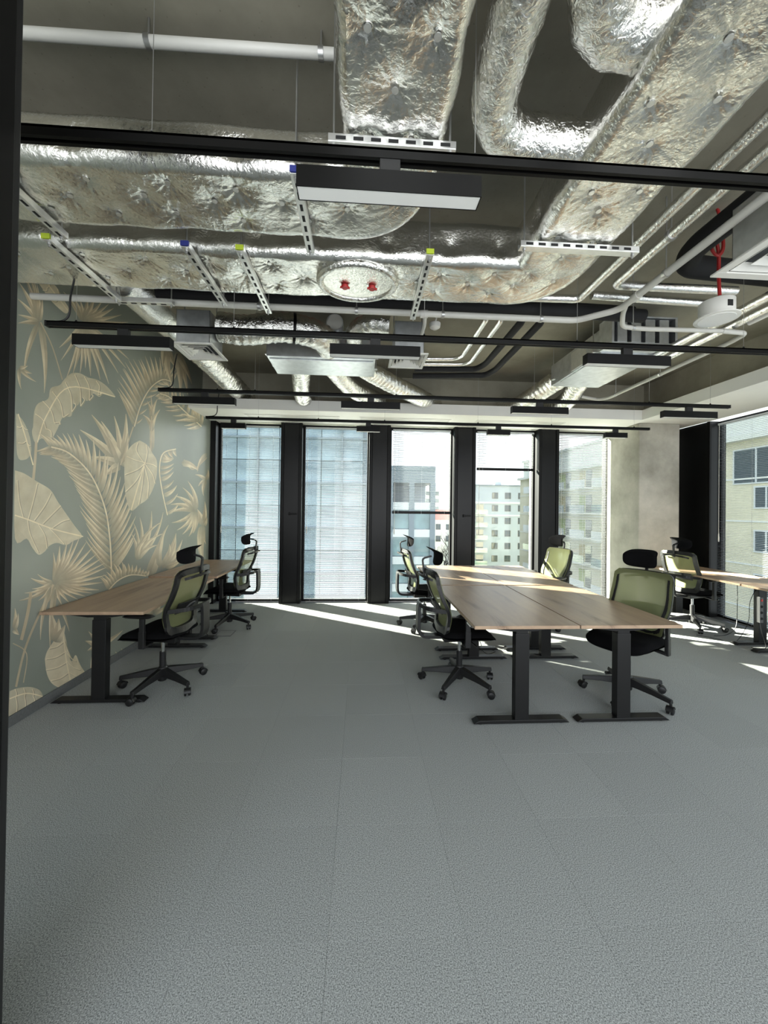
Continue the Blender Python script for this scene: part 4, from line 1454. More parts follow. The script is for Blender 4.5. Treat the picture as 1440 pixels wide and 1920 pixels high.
def track(y, label, wires, feed=True):
    t = empty('light_track', (TX0, y, TZ))
    L = TX1 - TX0
    b = MB()
    b.box((0, -0.018, 0.004), (L, -0.010, 0.034)).box((0, 0.010, 0.004), (L, 0.018, 0.034)).box((0, -0.018, 0.026), (L, 0.018, 0.034))
    b.box((0, -0.018, 0.0), (L, -0.006, 0.004)).box((0, 0.006, 0.0), (L, 0.018, 0.004))
    b.build('rail_profile', 'black_metal', t)
    for x in (0, L):
        MB().box((x - 0.006, -0.019, -0.001), (x + 0.006, 0.019, 0.035)).build('end_cap', 'black_plastic', t)
    for wx in wires:
        MB().tube([(wx - TX0, 0, 0.036), (wx - TX0, 0, (3.035 if 2.5 < y < 2.8 and wx < 1.3 else ZC) - TZ)], 0.0012, 5).build('suspension_wire', 'rod_steel', t)
        MB().lathe([(0.009, 0.034), (0.009, 0.040), (0.003, 0.052)], (wx - TX0, 0, 0), 8).build('wire_gripper', 'black_plastic', t)
    if feed:
        MB().tube(catmull([(0.03, 0, 0.034), (0.10, 0, 0.045), (0.135, 0, 0.09), (0.14, 0, 0.20), (0.142, 0.02, 0.30), (0.16, 0.02, 0.40)], 6), 0.006, 8).build('feed_cable', 'black_plastic', t, smooth=True)
    tag(t, label, 'light track', 'suspended light tracks')
    return t


track(1.28, 'black light track nearest the camera, crossing in front of the big foil ducts', (-1.86, -0.70, 0.372, 1.53, 2.78, 3.86), False)
track(2.63, 'second black light track from the camera, ending before the mural', (-1.9, -0.88, 0.42, 1.52, 2.78, 3.86))
track(4.02, 'third black light track from the camera', (-1.5, -1.12, 0.35, 1.85, 3.15, 3.86))
track(5.21, 'black light track nearest the back windows', (-1.4, -0.6, 0.30, 1.60, 2.65, 3.86))


def lamp(x, y, L, label):
    l = empty('linear_lamp', (x, y, 2.60))
    w, h = 0.030, 0.072
    b = MB()
    b.box((-L / 2, -w, 0.0), (L / 2, -w + 0.003, h)).box((-L / 2, w - 0.003, 0.0), (L / 2, w, h)).box((-L / 2, -w + 0.003, h - 0.003), (L / 2, w - 0.003, h))
    b.box((-L / 2, -w + 0.003, 0.0), (-L / 2 + 0.003, w - 0.003, h - 0.003)).box((L / 2 - 0.003, -w + 0.003, 0.0), (L / 2, w - 0.003, h - 0.003))
    b.build('housing', 'black_metal', l)
    MB().box((-L / 2 + 0.003, -w + 0.003, 0.001), (L / 2 - 0.003, w - 0.003, 0.006)).build('diffuser', 'lamp_diffuser', l)
    MB().box((-0.035, -0.016, h), (0.035, 0.016, 0.123)).build('track_adapter', 'black_plastic', l, bevel=0.002)
    tag(l, label, 'lamp', 'black linear track lamps')
    return l


lamp(0.08, 1.28, 0.615, 'largest black linear lamp, on the track nearest the camera')
for k, x in enumerate((-1.595, 0.080, 1.890)):
    lamp(x, 2.63, 0.62, ['black lamp on the second track, left end by the mural', 'black lamp on the second track, middle of the picture', 'black lamp on the second track, right side below the fan coil unit'][k])
for k, x in enumerate((-1.625, 0.082, 1.91, 3.61)):
    lamp(x, 4.02, 0.62, ['black lamp on the third track by the mural', 'black lamp on the third track, second from the mural', 'black lamp on the third track below the right-hand flexible ducts', 'rightmost black lamp on the third track under the white bulkhead'][k])
for k, x in enumerate((-1.725, 0.078, 1.89, 3.585)):
    lamp(x, 5.21, 0.32, ['short black lamp in front of the leftmost window', 'short black lamp between the second and third windows', 'short black lamp in front of the drawn-up blind', 'short black lamp beside the concrete column'][k])
lamp(3.585, 2.63, 0.62, 'black lamp on the second track beyond the right picture edge') if False else None

# ------------------------------------------------------------------ floor sockets, power strips, cables
fb = empty('floor_box', (-1.645, 4.79, 0))
MB().box((-0.09, -0.10, 0.0), (0.09, 0.10, 0.004)).build('lid', 'carpet', fb)
MB().box((-0.095, -0.105, 0.0), (0.095, -0.10, 0.005)).box((-0.095, 0.10, 0.0), (0.095, 0.105, 0.005)).box((-0.095, -0.10, 0), (-0.09, 0.10, 0.005)).box((0.09, -0.10, 0), (0.095, 0.10, 0.005)).build('lid_frame', 'grey_plastic', fb)
tag(fb, 'square floor box lid in the carpet beside the far chair by the mural', 'floor box')


def power_strip(x, y, z, label, h=0.30):
    p = empty('power_strip', (x, y, z))
    MB().box((-0.022, -0.02, 0), (0.022, 0.02, h)).build('strip_body', 'grey_plastic', p, bevel=0.004)
    for k in range(3):
        MB().lathe([(0.016, -0.022), (0.016, -0.0195)], (0, 0, 0.05 + k * 0.07), 14, axis='y').build('socket', 'slot_dark', p)
    MB().box((-0.010, -0.024, h - 0.05), (0.010, -0.020, h - 0.025)).build('switch', 'power_red', p)
    cb = catmull([(0, 0, 0.0), (0.0, -0.02, -0.10), (0.02, -0.05, -z + 0.012), (-0.08, -0.08, -z + 0.008), (-0.16, -0.05, -z + 0.008)], 6)
    MB().tube(cb, 0.004, 6).build('mains_lead', 'black_plastic', p, smooth=True)
    tag(p, label, 'power strip', 'power strips on desk legs')


power_strip(1.345, 4.28, 0.20, 'grey power strip with red switch standing under the four-desk block')
power_strip(4.66, 4.20, 0.28, 'grey power strip strapped to the leg of the far right desk')
for k, pts in enumerate(([(1.10, 4.0, 0.66), (1.15, 4.02, 0.45), (1.22, 4.05, 0.2), (1.30, 4.12, 0.008), (1.15, 4.2, 0.008), (0.98, 4.16, 0.008)],
                         [(1.30, 4.25, 0.66), (1.33, 4.24, 0.40), (1.28, 4.15, 0.12), (1.36, 4.05, 0.008), (1.48, 4.1, 0.008)],
                         [(4.70, 4.28, 0.66), (4.60, 4.26, 0.50), (4.62, 4.3, 0.25), (4.50, 4.34, 0.008), (4.38, 4.45, 0.008), (4.25, 4.6, 0.008)],
                         [(4.90, 4.70, 0.68), (4.86, 4.66, 0.40), (4.80, 4.62, 0.10), (4.66, 4.60, 0.008), (4.45, 4.56, 0.008)],
                         [(-1.78, 4.45, 0.5), (-1.80, 4.5, 0.2), (-1.76, 4.62, 0.008), (-1.72, 4.72, 0.008)])):
    o = MB().tube(catmull(pts, 8), 0.0035, 6).build('cable', 'black_plastic', smooth=True)
    tag(o, ['black cable looping to the floor under the four-desk block', 'black cable hanging by the power strip under the four-desk block', 'thin black cable on the floor by the far right desk leg',
            'thin black cable hanging in front of the right-hand blind', 'black cable on the carpet between the two desks by the mural'][k], 'cable', 'desk cables')

# ------------------------------------------------------------------ palm-leaf mural printed on the left wall
CREAM, TAN, SHADE = np.array((0.80, 0.70, 0.50)), np.array((0.54, 0.45, 0.31)), np.array((0.27, 0.235, 0.17))
SAGE = np.array((0.33, 0.33, 0.25))
mural_off = [0.0006]


class Plant:
    def __init__(s):
        s.v, s.f, s.c = [], [], []

    def poly(s, pts, col, lift=True):
        """pts: pixels; col: one colour or one per corner"""
        if lift:
            mural_off[0] += 2.2e-6
        k = len(s.v)
        for (x, y) in pts:
            s.v.append(tuple(at(x, y, X=XL + mural_off[0])))
        s.f.append(tuple(range(k, k + len(pts))))
        col = np.array(col)
        s.c += [tuple(col)] * len(pts) if col.ndim == 1 else [tuple(c) for c in col]

    def blade(s, a, b, w, bend=0.0, tone=None, fat=0.45, n=9):
        a, b = np.array(a, float), np.array(b, float)
        d = b - a
        L = np.hypot(*d)
        q = np.array((-d[1], d[0])) / max(L, 1e-6)
        mid = (a + b) / 2 + q * bend * L
        w = w * 1.22
        mural_off[0] += 2.2e-6
        tone = random.uniform(0, 1) if tone is None else tone
        c0 = CREAM * (1 - tone * 0.35) + TAN * tone * 0.35
        c1 = TAN * (1 - tone * 0.5) + SHADE * tone * 0.5
        base = SAGE * 0.5 + SHADE * 0.5
        L_, C_, R_ = [], [], []
        for i in range(n + 1):
            t = i / n
            p = a * (1 - t) ** 2 + mid * 2 * t * (1 - t) + b * t * t
            tg = (mid - a) * (1 - t) + (b - mid) * t
            tg /= max(1e-6, np.hypot(*tg))
            nn = np.array((-tg[1], tg[0]))
            ww = w * (math.sin(math.pi * min(1, t ** fat * 0.97 + 0.03)) ** 0.8 if 0 < t < 1 else 0.06)
            L_.append(p + nn * ww / 2)
            C_.append(p)
            R_.append(p - nn * ww / 2)
        for i in range(n):
            t0, t1 = i / n, (i + 1) / n
            f0, f1 = min(1, t0 * 2.2), min(1, t1 * 2.2)
            k0, k1 = base * (1 - f0) + c0 * f0, base * (1 - f1) + c0 * f1
            m0, m1 = base * (1 - f0) + c1 * f0, base * (1 - f1) + c1 * f1
            s.poly([L_[i], C_[i], C_[i + 1], L_[i + 1]], [k0, k0 * 0.92, k1 * 0.92, k1], False)
            s.poly([C_[i], R_[i], R_[i + 1], C_[i + 1]], [m0, m0 * 1.1, m1 * 1.1, m1], False)

    def stem(s, pts, w, col=None):
        P = catmull([(x, y, 0) for x, y in pts], 6)
        mural_off[0] += 2.2e-6
        col = TAN if col is None else col
        for i in range(len(P) - 1):
            a, b = P[i], P[i + 1]
            d = (b - a)
            q = Vector((-d.y, d.x, 0)).normalized() * w / 2
            s.poly([(a + q).xy, (a - q).xy, (b - q).xy, (b + q).xy], col, False)

    def fan(s, c, tips, w, bend=0.0):
        for i, t in enumerate(tips):
            s.blade(c, t, w * random.uniform(0.8, 1.15), bend if not callable(bend) else bend(i))

    def frond(s, rachis, n, l0, l1, w, ang0=62, ang1=35, sides=(1, -1), bend=0.10, rw=2.0):
        P = catmull([(x, y, 0) for x, y in rachis], 10)
        m = len(P)
        for k in range(n):
            t = (k + 0.5) / n
            i = min(m - 2, int(t * (m - 1)))
            p = P[i].xy
            tg = (P[i + 1] - P[i]).xy.normalized()
            ln = (l0 + (l1 - l0) * t) * (0.55 + 0.45 * math.sin(math.pi * min(1, 0.15 + 0.95 * t)))
            for sd in sides:
                a = R(ang0 + (ang1 - ang0) * t) * sd
                d = Vector((tg.x * math.cos(a) - tg.y * math.sin(a), tg.x * math.sin(a) + tg.y * math.cos(a)))
                ln2 = ln * random.uniform(0.88, 1.1)
                s.blade(p, p + d * ln2, w * random.uniform(0.8, 1.2), bend * sd)
        s.stem(rachis, rw, CREAM)

    def leaf(s, outline, mid, veins, tone=0.4):
        """broad leaf: filled outline (smooth) with a midrib and side veins"""
        P = catmull([(x, y, 0) for x, y in outline] + [(*outline[0], 0)], 4)[:-1]
        c = np.mean([(p.x, p.y) for p in P], axis=0)
        cols = []
        base = CREAM * (1 - tone) + SAGE * tone
        for p in P:
            cols.append(base * random.uniform(0.85, 1.05))
        mural_off[0] += 2.2e-6
        s.poly([tuple(p.xy) for p in P], cols, False)
        for v in veins:
            s.stem([(x + 1.6, y + 1.2) for x, y in v], 1.8, base * 0.62)
        for v in veins:
            s.stem(v, 1.3, CREAM * 1.1)
        if mid:
            s.stem(mid, 2.2, CREAM * 1.1)

    def build(s):
        b = MB()
        b.v, b.f = s.v, s.f
        me = bpy.data.meshes.new('mural_plant')
        me.from_pydata(s.v, [], s.f)
        ca = me.color_attributes.new('print', 'FLOAT_COLOR', 'CORNER')
        ca.data.foreach_set('color', np.array([(*c, 1.0) for c in s.c], dtype=np.float32).ravel())
        me.update()
        me.materials.append(MATS['leaf_print'])
        o = bpy.data.objects.new('mural_plant', me)
        COL.objects.link(o)
        o.parent = wl
        return o


def sidevein(a, b, outs, bow=0.12):
    """veins running from points along a-b to the given end points"""
    r_ = []
    for i, (x, y) in enumerate(outs):
        t = (i // 2 + 0.6) / (len(outs) / 2 + 0.6)
        p = (a[0] + (b[0] - a[0]) * t, a[1] + (b[1] - a[1]) * t)
        m_ = ((p[0] + x) / 2 + (b[0] - a[0]) * bow * 0.3, (p[1] + y) / 2 + (b[1] - a[1]) * bow * 0.3)
        r_.append([p, m_, (x, y)])
    return r_


p = Plant()  # fan palm at the upper left
p.fan((73, 604), [(33, 560), (36, 530), (44, 512), (54, 510), (62, 520), (69, 532), (79, 556), (34, 590), (34, 606)], 8, 0.06)
p.blade((73, 604), (45, 702), 9, 0.10); p.blade((75, 606), (83, 737), 10, -0.08); p.stem([(76, 604), (98, 650), (117, 712)], 2.2)
p.build()
p = Plant()  # torn banana leaf
p.leaf([(38, 476), (62, 484), (78, 500), (88, 522), (106, 538), (118, 560), (129, 578), (124, 588), (110, 578), (92, 560), (84, 548), (70, 528), (54, 508), (38, 494)], [(38, 484), (74, 514), (104, 552), (127, 582)],
       sidevein((40, 486), (125, 580), [(62, 486), (48, 502), (80, 504), (66, 522), (92, 526), (80, 544), (108, 542), (98, 564)]), 0.1)
p.build()
p = Plant()
p.fan((36, 690), [(60, 700), (68, 716), (52, 686), (40, 730)], 7, 0.1)
p.build()
p = Plant()  # large fan behind the second light track
p.fan((157, 603), [(119, 547), (134, 552), (150, 562), (164, 556), (178, 556), (192, 564), (204, 570), (213, 578), (228, 590), (240, 604)], 9, 0.05)
p.fan((157, 606), [(111, 652), (114, 676), (124, 710), (137, 700), (150, 700), (160, 690), (170, 705), (188, 712), (204, 720), (222, 700), (236, 690), (242, 674)], 8, -0.05)
p.build()
p = Plant()  # big serrated leaf arching right
p.leaf([(62, 800), (64, 772), (72, 756), (90, 748), (95, 728), (112, 722), (120, 712), (134, 700), (150, 700), (166, 708), (182, 712), (200, 724), (216, 744), (196, 738), (186, 744), (174, 738), (164, 752), (154, 746), (146, 760), (136, 758),
        (134, 780), (118, 782), (108, 804), (94, 826), (78, 822), (66, 830), (60, 812)], [(70, 830), (88, 778), (130, 726), (216, 744)],
       sidevein((76, 810), (200, 730), [(66, 776), (96, 820), (80, 752), (112, 796), (98, 734), (128, 776), (122, 716), (140, 756), (140, 702), (156, 746), (158, 706), (172, 740), (180, 714), (188, 740)]), 0.45)
p.stem([(68, 828), (66, 860), (62, 905)], 5, TAN * 1.1)
p.build()
p = Plant()  # feathery frond arching beside the serrated leaf
p.frond([(252, 800), (264, 760), (282, 728), (304, 712), (322, 716)], 22, 92, 40, 5, 40, 78, (-1,), -0.05)
p.frond([(252, 800), (264, 760), (282, 728), (304, 712), (322, 716)], 10, 20, 30, 4, 40, 50, (1,), 0.1)
p.build()
p = Plant()
p.fan((312, 640), [(300, 600), (318, 650), (330, 690), (322, 720), (306, 690)], 12, 0.1)
p.fan((330, 660), [(344, 700), (352, 740), (338, 740), (360, 720)], 11, -0.08)
p.build()
p = Plant()  # heliconia
p.blade((284, 850), (283, 740), 8, 0.03); p.blade((284, 800), (268, 778), 7, 0.2); p.blade((284, 810), (300, 768), 8, -0.2); p.blade((284, 790), (276, 752), 7, 0.15); p.blade((284, 785), (295, 748), 7, -0.12)
p.stem([(282, 852), (284, 810), (284, 780)], 2.5); p.build()
p = Plant()  # frond under the third light track
p.frond([(378, 800), (345, 770), (318, 745), (300, 738)], 12, 34, 22, 5, 55, 35, (1, -1), 0.12)
p.fan((372, 790), [(352, 752), (366, 748), (340, 776), (330, 790)], 6, 0.1)
p.build()
p = Plant()
p.leaf([(30, 775), (44, 790), (56, 820), (58, 850), (46, 862), (32, 852)], [(34, 776), (48, 820), (62, 872)], sidevein((38, 780), (56, 856), [(32, 800), (52, 806), (34, 830), (57, 836)]), 0.5)
p.build()
p = Plant()  # broad ginger plant
p.fan((226, 872), [(150, 806), (172, 778), (190, 790), (214, 780), (236, 776), (172, 857), (196, 892), (204, 820), (240, 812), (246, 850)], 13, 0.08)
p.stem([(226, 872), (236, 842), (250, 800)], 2.5)
p.build()
p = Plant()  # taro leaf
p.leaf([(28, 882), (46, 888), (68, 902), (94, 918), (108, 940), (126, 966), (140, 986), (154, 1006), (138, 1014), (124, 1022), (106, 1018), (92, 1024), (84, 1034), (72, 1040), (60, 1026), (50, 1010), (28, 1010)], [(28, 966), (52, 974), (100, 992), (156, 1006)],
       [[(52, 976), (62, 940), (70, 906)], [(64, 976), (84, 948), (96, 924)], [(80, 982), (100, 962), (114, 948)], [(98, 990), (116, 978), (130, 974)], [(52, 976), (56, 1000), (72, 1036)], [(70, 980), (84, 1004), (88, 1028)], [(90, 988), (106, 1004), (120, 1020)], [(44, 972), (36, 940), (32, 900)]], 0.3)
p.build()
p = Plant()  # the great feather palm
p.frond([(209, 1070), (206, 1010), (196, 950), (170, 890), (130, 850), (96, 838)], 26, 92, 60, 7.5, 38, 30, (1, -1), 0.08, 2.6)
p.stem([(209, 1110), (209, 1070)], 3)
p.build()
p = Plant()  # heart-shaped leaf
p.leaf([(262, 826), (248, 834), (236, 852), (233, 880), (234, 910), (237, 936), (246, 958), (262, 946), (276, 936), (288, 914), (294, 890), (294, 864), (286, 850), (276, 834)], [(272, 866), (262, 900), (246, 956)],
       [[(272, 868), (252, 862), (238, 856)], [(272, 868), (258, 880), (234, 890)], [(272, 868), (256, 900), (235, 922)], [(272, 868), (276, 848), (274, 834)], [(272, 868), (288, 872), (294, 876)], [(272, 870), (286, 890), (290, 906)], [(270, 872), (278, 904), (276, 934)], [(270, 872), (266, 912), (260, 946)], [(270, 868), (256, 846), (258, 830)]], 0.35)
p.build()
p = Plant()  # arching frond right of the heart leaf
p.frond([(314, 966), (304, 920), (299, 880), (306, 850), (330, 842)], 12, 34, 26, 6, 60, 80, (1,), 0.2)
p.build()
p = Plant()  # fountain plant
p.fan((256, 1050), [(246, 1000), (250, 980), (262, 970), (284, 958), (306, 960)], 7, lambda i: 0.18)
p.fan((258, 1050), [(304, 978), (308, 1000), (296, 1022), (276, 1010)], 8, -0.28)
p.blade((280, 1080), (308, 995), 16, 0.03, 0.6); p.blade((300, 1066), (316, 984), 9, -0.2); p.blade((304, 1066), (330, 1000), 12, 0.1)
p.fan((310, 1064), [(318, 1020), (330, 1010), (342, 1012), (346, 1036), (340, 1050)], 9, 0.12)
p.build()
p = Plant()  # palm by the window frame
p.fan((367, 958), [(318, 962), (320, 946), (328, 930), (342, 914), (352, 902), (322, 980), (332, 994), (342, 1002), (354, 1006), (362, 1000)], 8, lambda i: 0.2 if i < 5 else -0.2)
p.fan((380, 985), [(370, 955), (384, 940), (388, 970), (386, 1020), (374, 1040), (382, 1060)], 9, 0.1)
p.fan((386, 900), [(366, 890), (372, 912), (382, 930), (390, 880)], 6, 0.2)
p.build()
p = Plant()
p.stem([(345, 862), (362, 880), (388, 858)], 2); p.blade((340, 868), (372, 882), 10, -0.2, 0.1); p.blade((388, 850), (370, 885), 6, 0.2); p.build()
p = Plant()  # big fan palm above the near desk
p.fan((102, 1094), [(100, 1036), (112, 1024), (126, 1014), (138, 1012), (149, 1008), (162, 1016), (174, 1026), (184, 1036), (191, 1046), (196, 1056), (199, 1064), (200, 1078), (192, 1092), (186, 1106), (172, 1112), (160, 1118), (146, 1124), (130, 1130), (116, 1134)], 8, 0.05)
p.fan((100, 1092), [(36, 1126), (46, 1112), (58, 1084), (70, 1076), (72, 1126), (80, 1140), (60, 1104)], 7, -0.18)
p.stem([(100, 1096), (70, 1160), (46, 1220), (30, 1288)], 4, TAN)
p.blade((96, 1100), (76, 1200), 7, 0.1); p.blade((104, 1104), (94, 1216), 9, 0.05); p.blade((110, 1130), (130, 1184), 6, -0.05)
p.build()
p = Plant()  # low arching frond behind the desks
p.frond([(204, 1106), (222, 1088), (246, 1078), (274, 1080)], 16, 34, 22, 6, 80, 60, (-1,), -0.15)
p.build()
p = Plant()  # torn banana leaf near the floor
p.leaf([(84, 1236), (88, 1222), (98, 1206), (108, 1192), (118, 1182), (124, 1200), (128, 1222), (134, 1240), (142, 1228), (150, 1246), (162, 1268), (150, 1280), (134, 1284), (116, 1290), (98, 1282), (88, 1264)], [(118, 1184), (124, 1236), (134, 1286)],
       sidevein((119, 1190), (132, 1280), [(92, 1216), (132, 1232), (86, 1236), (142, 1240), (86, 1256), (150, 1256), (96, 1276), (158, 1270)]), 0.15)
p.fan((104, 1204), [(96, 1150), (110, 1160), (122, 1172)], 14, 0.05)
p.build()
p = Plant()  # corner leaf at the skirting
p.leaf([(18, 1296), (34, 1290), (56, 1288), (74, 1294), (80, 1308), (66, 1322), (44, 1336), (18, 1350)], [(18, 1310), (50, 1300), (80, 1306)], sidevein((20, 1308), (78, 1304), [(28, 1292), (30, 1340), (44, 1290), (46, 1334), (60, 1292), (64, 1320)]), 0.5)
p.build()
p = Plant()  # small palm behind the near desk leg
p.fan((184, 1212), [(160, 1202), (164, 1220), (166, 1184), (176, 1160), (188, 1150), (200, 1176), (230, 1182), (170, 1260), (178, 1250)], 9, 0.08)
p.stem([(184, 1212), (176, 1240), (170, 1262)], 2.5)
p.build()
p = Plant()
p.fan((26, 1180), [(28, 1140), (34, 1150), (36, 1190)], 8, 0.1)
p.stem([(24, 1206), (50, 1226), (44, 1280)], 2); p.stem([(40, 1200), (52, 1150), (58, 1110)], 6, TAN)
p.build()
p = Plant()  # leaves glimpsed under the desk
p.fan((288, 1150), [(262, 1130), (274, 1124), (290, 1122), (304, 1126), (314, 1136), (270, 1150)], 7, 0.1)
p.fan((230, 1244), [(216, 1222), (228, 1216), (240, 1218), (252, 1224)], 7, 0.1)
p.fan((360, 1090), [(346, 1074), (372, 1070), (384, 1080), (330, 1080)], 7, 0.1)
p.build()

# ------------------------------------------------------------------ outside
GZ = -14.0
tag(MB().box((-160, 8, GZ - 0.5), (200, 260, GZ)).build('ground', 'grass'), 'grass and street far below the windows', kind='structure')
tag(MB().box((8, 10, GZ), (24, 200, GZ + 0.02)).build('road', 'asphalt'), 'asphalt street below the windows', kind='structure')

# glass office tower opposite the two leftmost windows
TY = 30.0
tw = empty('office_tower', (-8, TY, GZ))
MB().box((-13, 0.3, 0), (8.4, 58, 40)).build('core', 'tower_frame', tw)  # unseen depth and extra height added to keep sun off the cream apartment house
pane = None
CW, CHH = 1.62, 1.75
for i in range(13):
    for j in range(22):
        x, z = -13 + CW * (i + 0.5), CHH * (j + 0.5)
        if pane is None:
            pane = MB().box((-CW / 2 + 0.025, 0.05, -CHH / 2 + 0.025), (CW / 2 - 0.025, 0.3, CHH / 2 - 0.025)).build('pane', 'tower_glass', tw)
            pane.location = (x, 0, z)
        else:
            inst(pane, 'pane', (x, 0, z), tw)
for i in range(0, 14, 2):
    MB().box((-13 + CW * i - 0.06, -0.15, 0), (-13 + CW * i + 0.06, 0.3, 40)).build('mullion', 'tower_frame', tw)
for z in (8.75, 10.5, 14, 17.5, 21, 24.5, 28):
    MB().box((-13, -0.08, z - 0.07), (8.4, 0.3, z + 0.07)).build('floor_band', 'tower_frame', tw)
tag(tw, 'blue-grey glass office tower seen through the two leftmost blinds', 'building')

# lower glass wing with slim pillars behind the middle window
an = empty('glass_wing', (3.62, 32, GZ))
MB().box((-2.9, 0, 17.8), (2.6, 6, 19.2)).build('roof_slab', 'tower_frame', an)
for x in (-2.8, -1.2, 0.6, 2.4):
    MB().box((x - 0.22, 0, 0), (x + 0.22, 0.6, 17.8)).build('pillar', 'tower_frame', an)
for x0, x1 in ((-2.58, -1.42), (-0.98, 0.38), (0.82, 2.18)):
    for j in range(7):
        MB().box((x0, 0.25, 2.3 * j + 0.1), (x1, 0.4, 2.3 * j + 1.7)).build('pane', 'annex_glass', an)
        MB().box((x0, 0.1, 2.3 * j + 1.7), (x1, 0.5, 2.3 * j + 2.35)).build('balcony_band', 'window_white', an)
MB().box((-2.9, 5.0, 0), (2.6, 6, 17.8)).build('back_wall', 'grey_render', an)
tag(an, 'glass wing with grey pillars seen through the middle window', 'building')


def add_windows(b, spots, axis, off, w, h, frame, parent):
    """each window its own part with its pane as a sub-part; spots: (along, z)"""
    proto_w = None
    for (a, z) in spots:
        if axis == 'y':   # facade facing -Y
            loc = (a, off, z)
            mk = lambda e, d0, d1: MB().box((-w / 2 + e, d0, -h / 2 + e), (w / 2 - e, d1, h / 2 - e))
            mull = MB().box((-0.05, -0.06, -h / 2), (0.05, 0.02, h / 2)).box((-w / 2, -0.06, -0.25 * h), (w / 2, 0.02, -0.25 * h + 0.08))
            fr = MB()
            fr.box((-w / 2, -0.05, -h / 2), (w / 2, 0.05, -h / 2 + 0.1)).box((-w / 2, -0.05, h / 2 - 0.1), (w / 2, 0.05, h / 2)).box((-w / 2, -0.05, -h / 2 + 0.1), (-w / 2 + 0.1, 0.05, h / 2 - 0.1)).box((w / 2 - 0.1, -0.05, -h / 2 + 0.1), (w / 2, 0.05, h / 2 - 0.1))
            pn = MB().box((-w / 2 + 0.1, -0.02, -h / 2 + 0.1), (w / 2 - 0.1, 0.04, h / 2 - 0.1))
        else:             # facade facing -X
            loc = (off, a, z)
            mull = MB().box((-0.06, -0.05, -h / 2), (0.02, 0.05, h / 2))
            fr = MB()
            fr.box((-0.05, -w / 2, -h / 2), (0.05, w / 2, -h / 2 + 0.1)).box((-0.05, -w / 2, h / 2 - 0.1), (0.05, w / 2, h / 2)).box((-0.05, -w / 2, -h / 2 + 0.1), (0.05, -w / 2 + 0.1, h / 2 - 0.1)).box((-0.05, w / 2 - 0.1, -h / 2 + 0.1), (0.05, w / 2, h / 2 - 0.1))
            pn = MB().box((-0.02, -w / 2 + 0.1, -h / 2 + 0.1), (0.04, w / 2 - 0.1, h / 2 - 0.1))
        if proto_w is None:
            fr.v += []
            k = len(fr.v)
            fr.add(mull.v, mull.f)
            f = fr.build('window', frame, parent)
            f.location = loc
            g = pn.build('window_pane', 'house_window', f)
            proto_w = (f, g)
        else:
            f = inst(proto_w[0], 'window', loc, parent)
            inst(proto_w[1], 'window_pane', (0, 0, 0), f)


# grey apartment block across the street
gb = empty('apartment_block', (34, 90, GZ))
MB().box((-9.5, 0, 0), (10, 14, 21.4)).build('facade', 'grey_render', gb)
MB().box((-9.6, -0.25, 17.2), (10.1, 0, 17.6)).build('cornice', 'window_white', gb)
MB().box((-9.6, -0.2, 14.2), (10.1, 0, 14.5)).build('cornice', 'window_white', gb)
MB().box((-9.7, -0.3, 21.4), (10.2, 14.2, 21.7)).build('roof_edge', 'tower_frame', gb)
MB().box((-1.0, 3, 21.7), (0.6, 5, 22.6)).build('chimney', 'grey_render', gb)
fl_z = [20.0 - 3.02 * k - 0.9 for k in range(6)]
add_windows(None, [(-2.0, z) for z in fl_z] + [(1.15, z) for z in fl_z] + [(4.4, z) for z in fl_z], 'y', -0.02, 1.45, 1.5, 'window_brown', gb)
for z in fl_z[1:]:
    bc = MB().box((-7.2, -1.3, z - 1.5), (-4.2, 0, z - 1.3)).build('balcony', 'window_white', gb)
    MB().box((-7.2, -1.3, z - 1.3), (-4.2, -1.22, z - 0.4)).build('railing', 'annex_glass', bc)
    MB().box((-6.6, -0.06, z - 1.3), (-4.8, 0, z + 0.9)).build('balcony_door', 'house_window', gb)
tag(gb, 'pale grey apartment block with small windows across the street', 'building')

# cream apartment house along the right-hand side of the street
cb_ = empty('apartment_house', (28, 42, GZ))
MB().box((0, -26, 0), (12, 24, 21.2)).build('facade', 'cream_render', cb_)
MB().box((0.6, -26, 21.2), (12, 24, 24.0)).build('attic_floor', 'white_render', cb_)
MB().box((-0.5, -26.2, 20.9), (0.8, 24.2, 21.25)).build('cornice', 'white_render', cb_)
MB().box((0.4, -26.3, 24.0), (12.2, 24.3, 24.3)).build('roof_edge', 'white_render', cb_)
for z in (2.6, 5.7, 8.8, 11.9, 15.0, 18.1):
    MB().box((-0.05, -26, z - 0.06), (0, 24, z + 0.06)).build('string_course', 'white_render', cb_)
zs = [4.3 + 3.1 * k for k in range(6)]
ys = [-25 + 3.9 * k for k in range(6)]
add_windows(None, [(y, z) for y in ys for z in zs[1:5]], 'x', -0.02, 1.7, 1.6, 'window_white', cb_)
add_windows(None, [(y, 19.0) for y in (-21.5, -16.5, -11.5, -6.5)], 'x', -0.02, 3.4, 2.6, 'window_white', cb_)
for y in (-0.5, 4.2, 8.9, 13.6, 18.3):
    for k, z in enumerate(zs):
        s_ = MB().box((-1.2, y - 1.6, z - 1.45), (0, y + 1.6, z - 1.25)).build('balcony', 'white_render', cb_)
        MB().box((-1.2, y - 1.6, z - 1.25), (-1.12, y + 1.6, z - 0.35)).build('parapet', 'window_white' if k % 2 else 'annex_glass', s_)
        MB().box((-0.06, y - 1.3, z - 1.25), (0, y - 0.1, z + 0.9)).build('balcony_door', 'house_window', cb_)
        MB().box((-0.06, y + 0.1, z - 1.25), (0, y + 1.3, z + 0.9)).build('wall_panel', 'green_panel' if (k + int(y)) % 3 else 'ochre_panel', cb_)
tag(cb_, 'cream apartment house with balconies seen on the right', 'building')

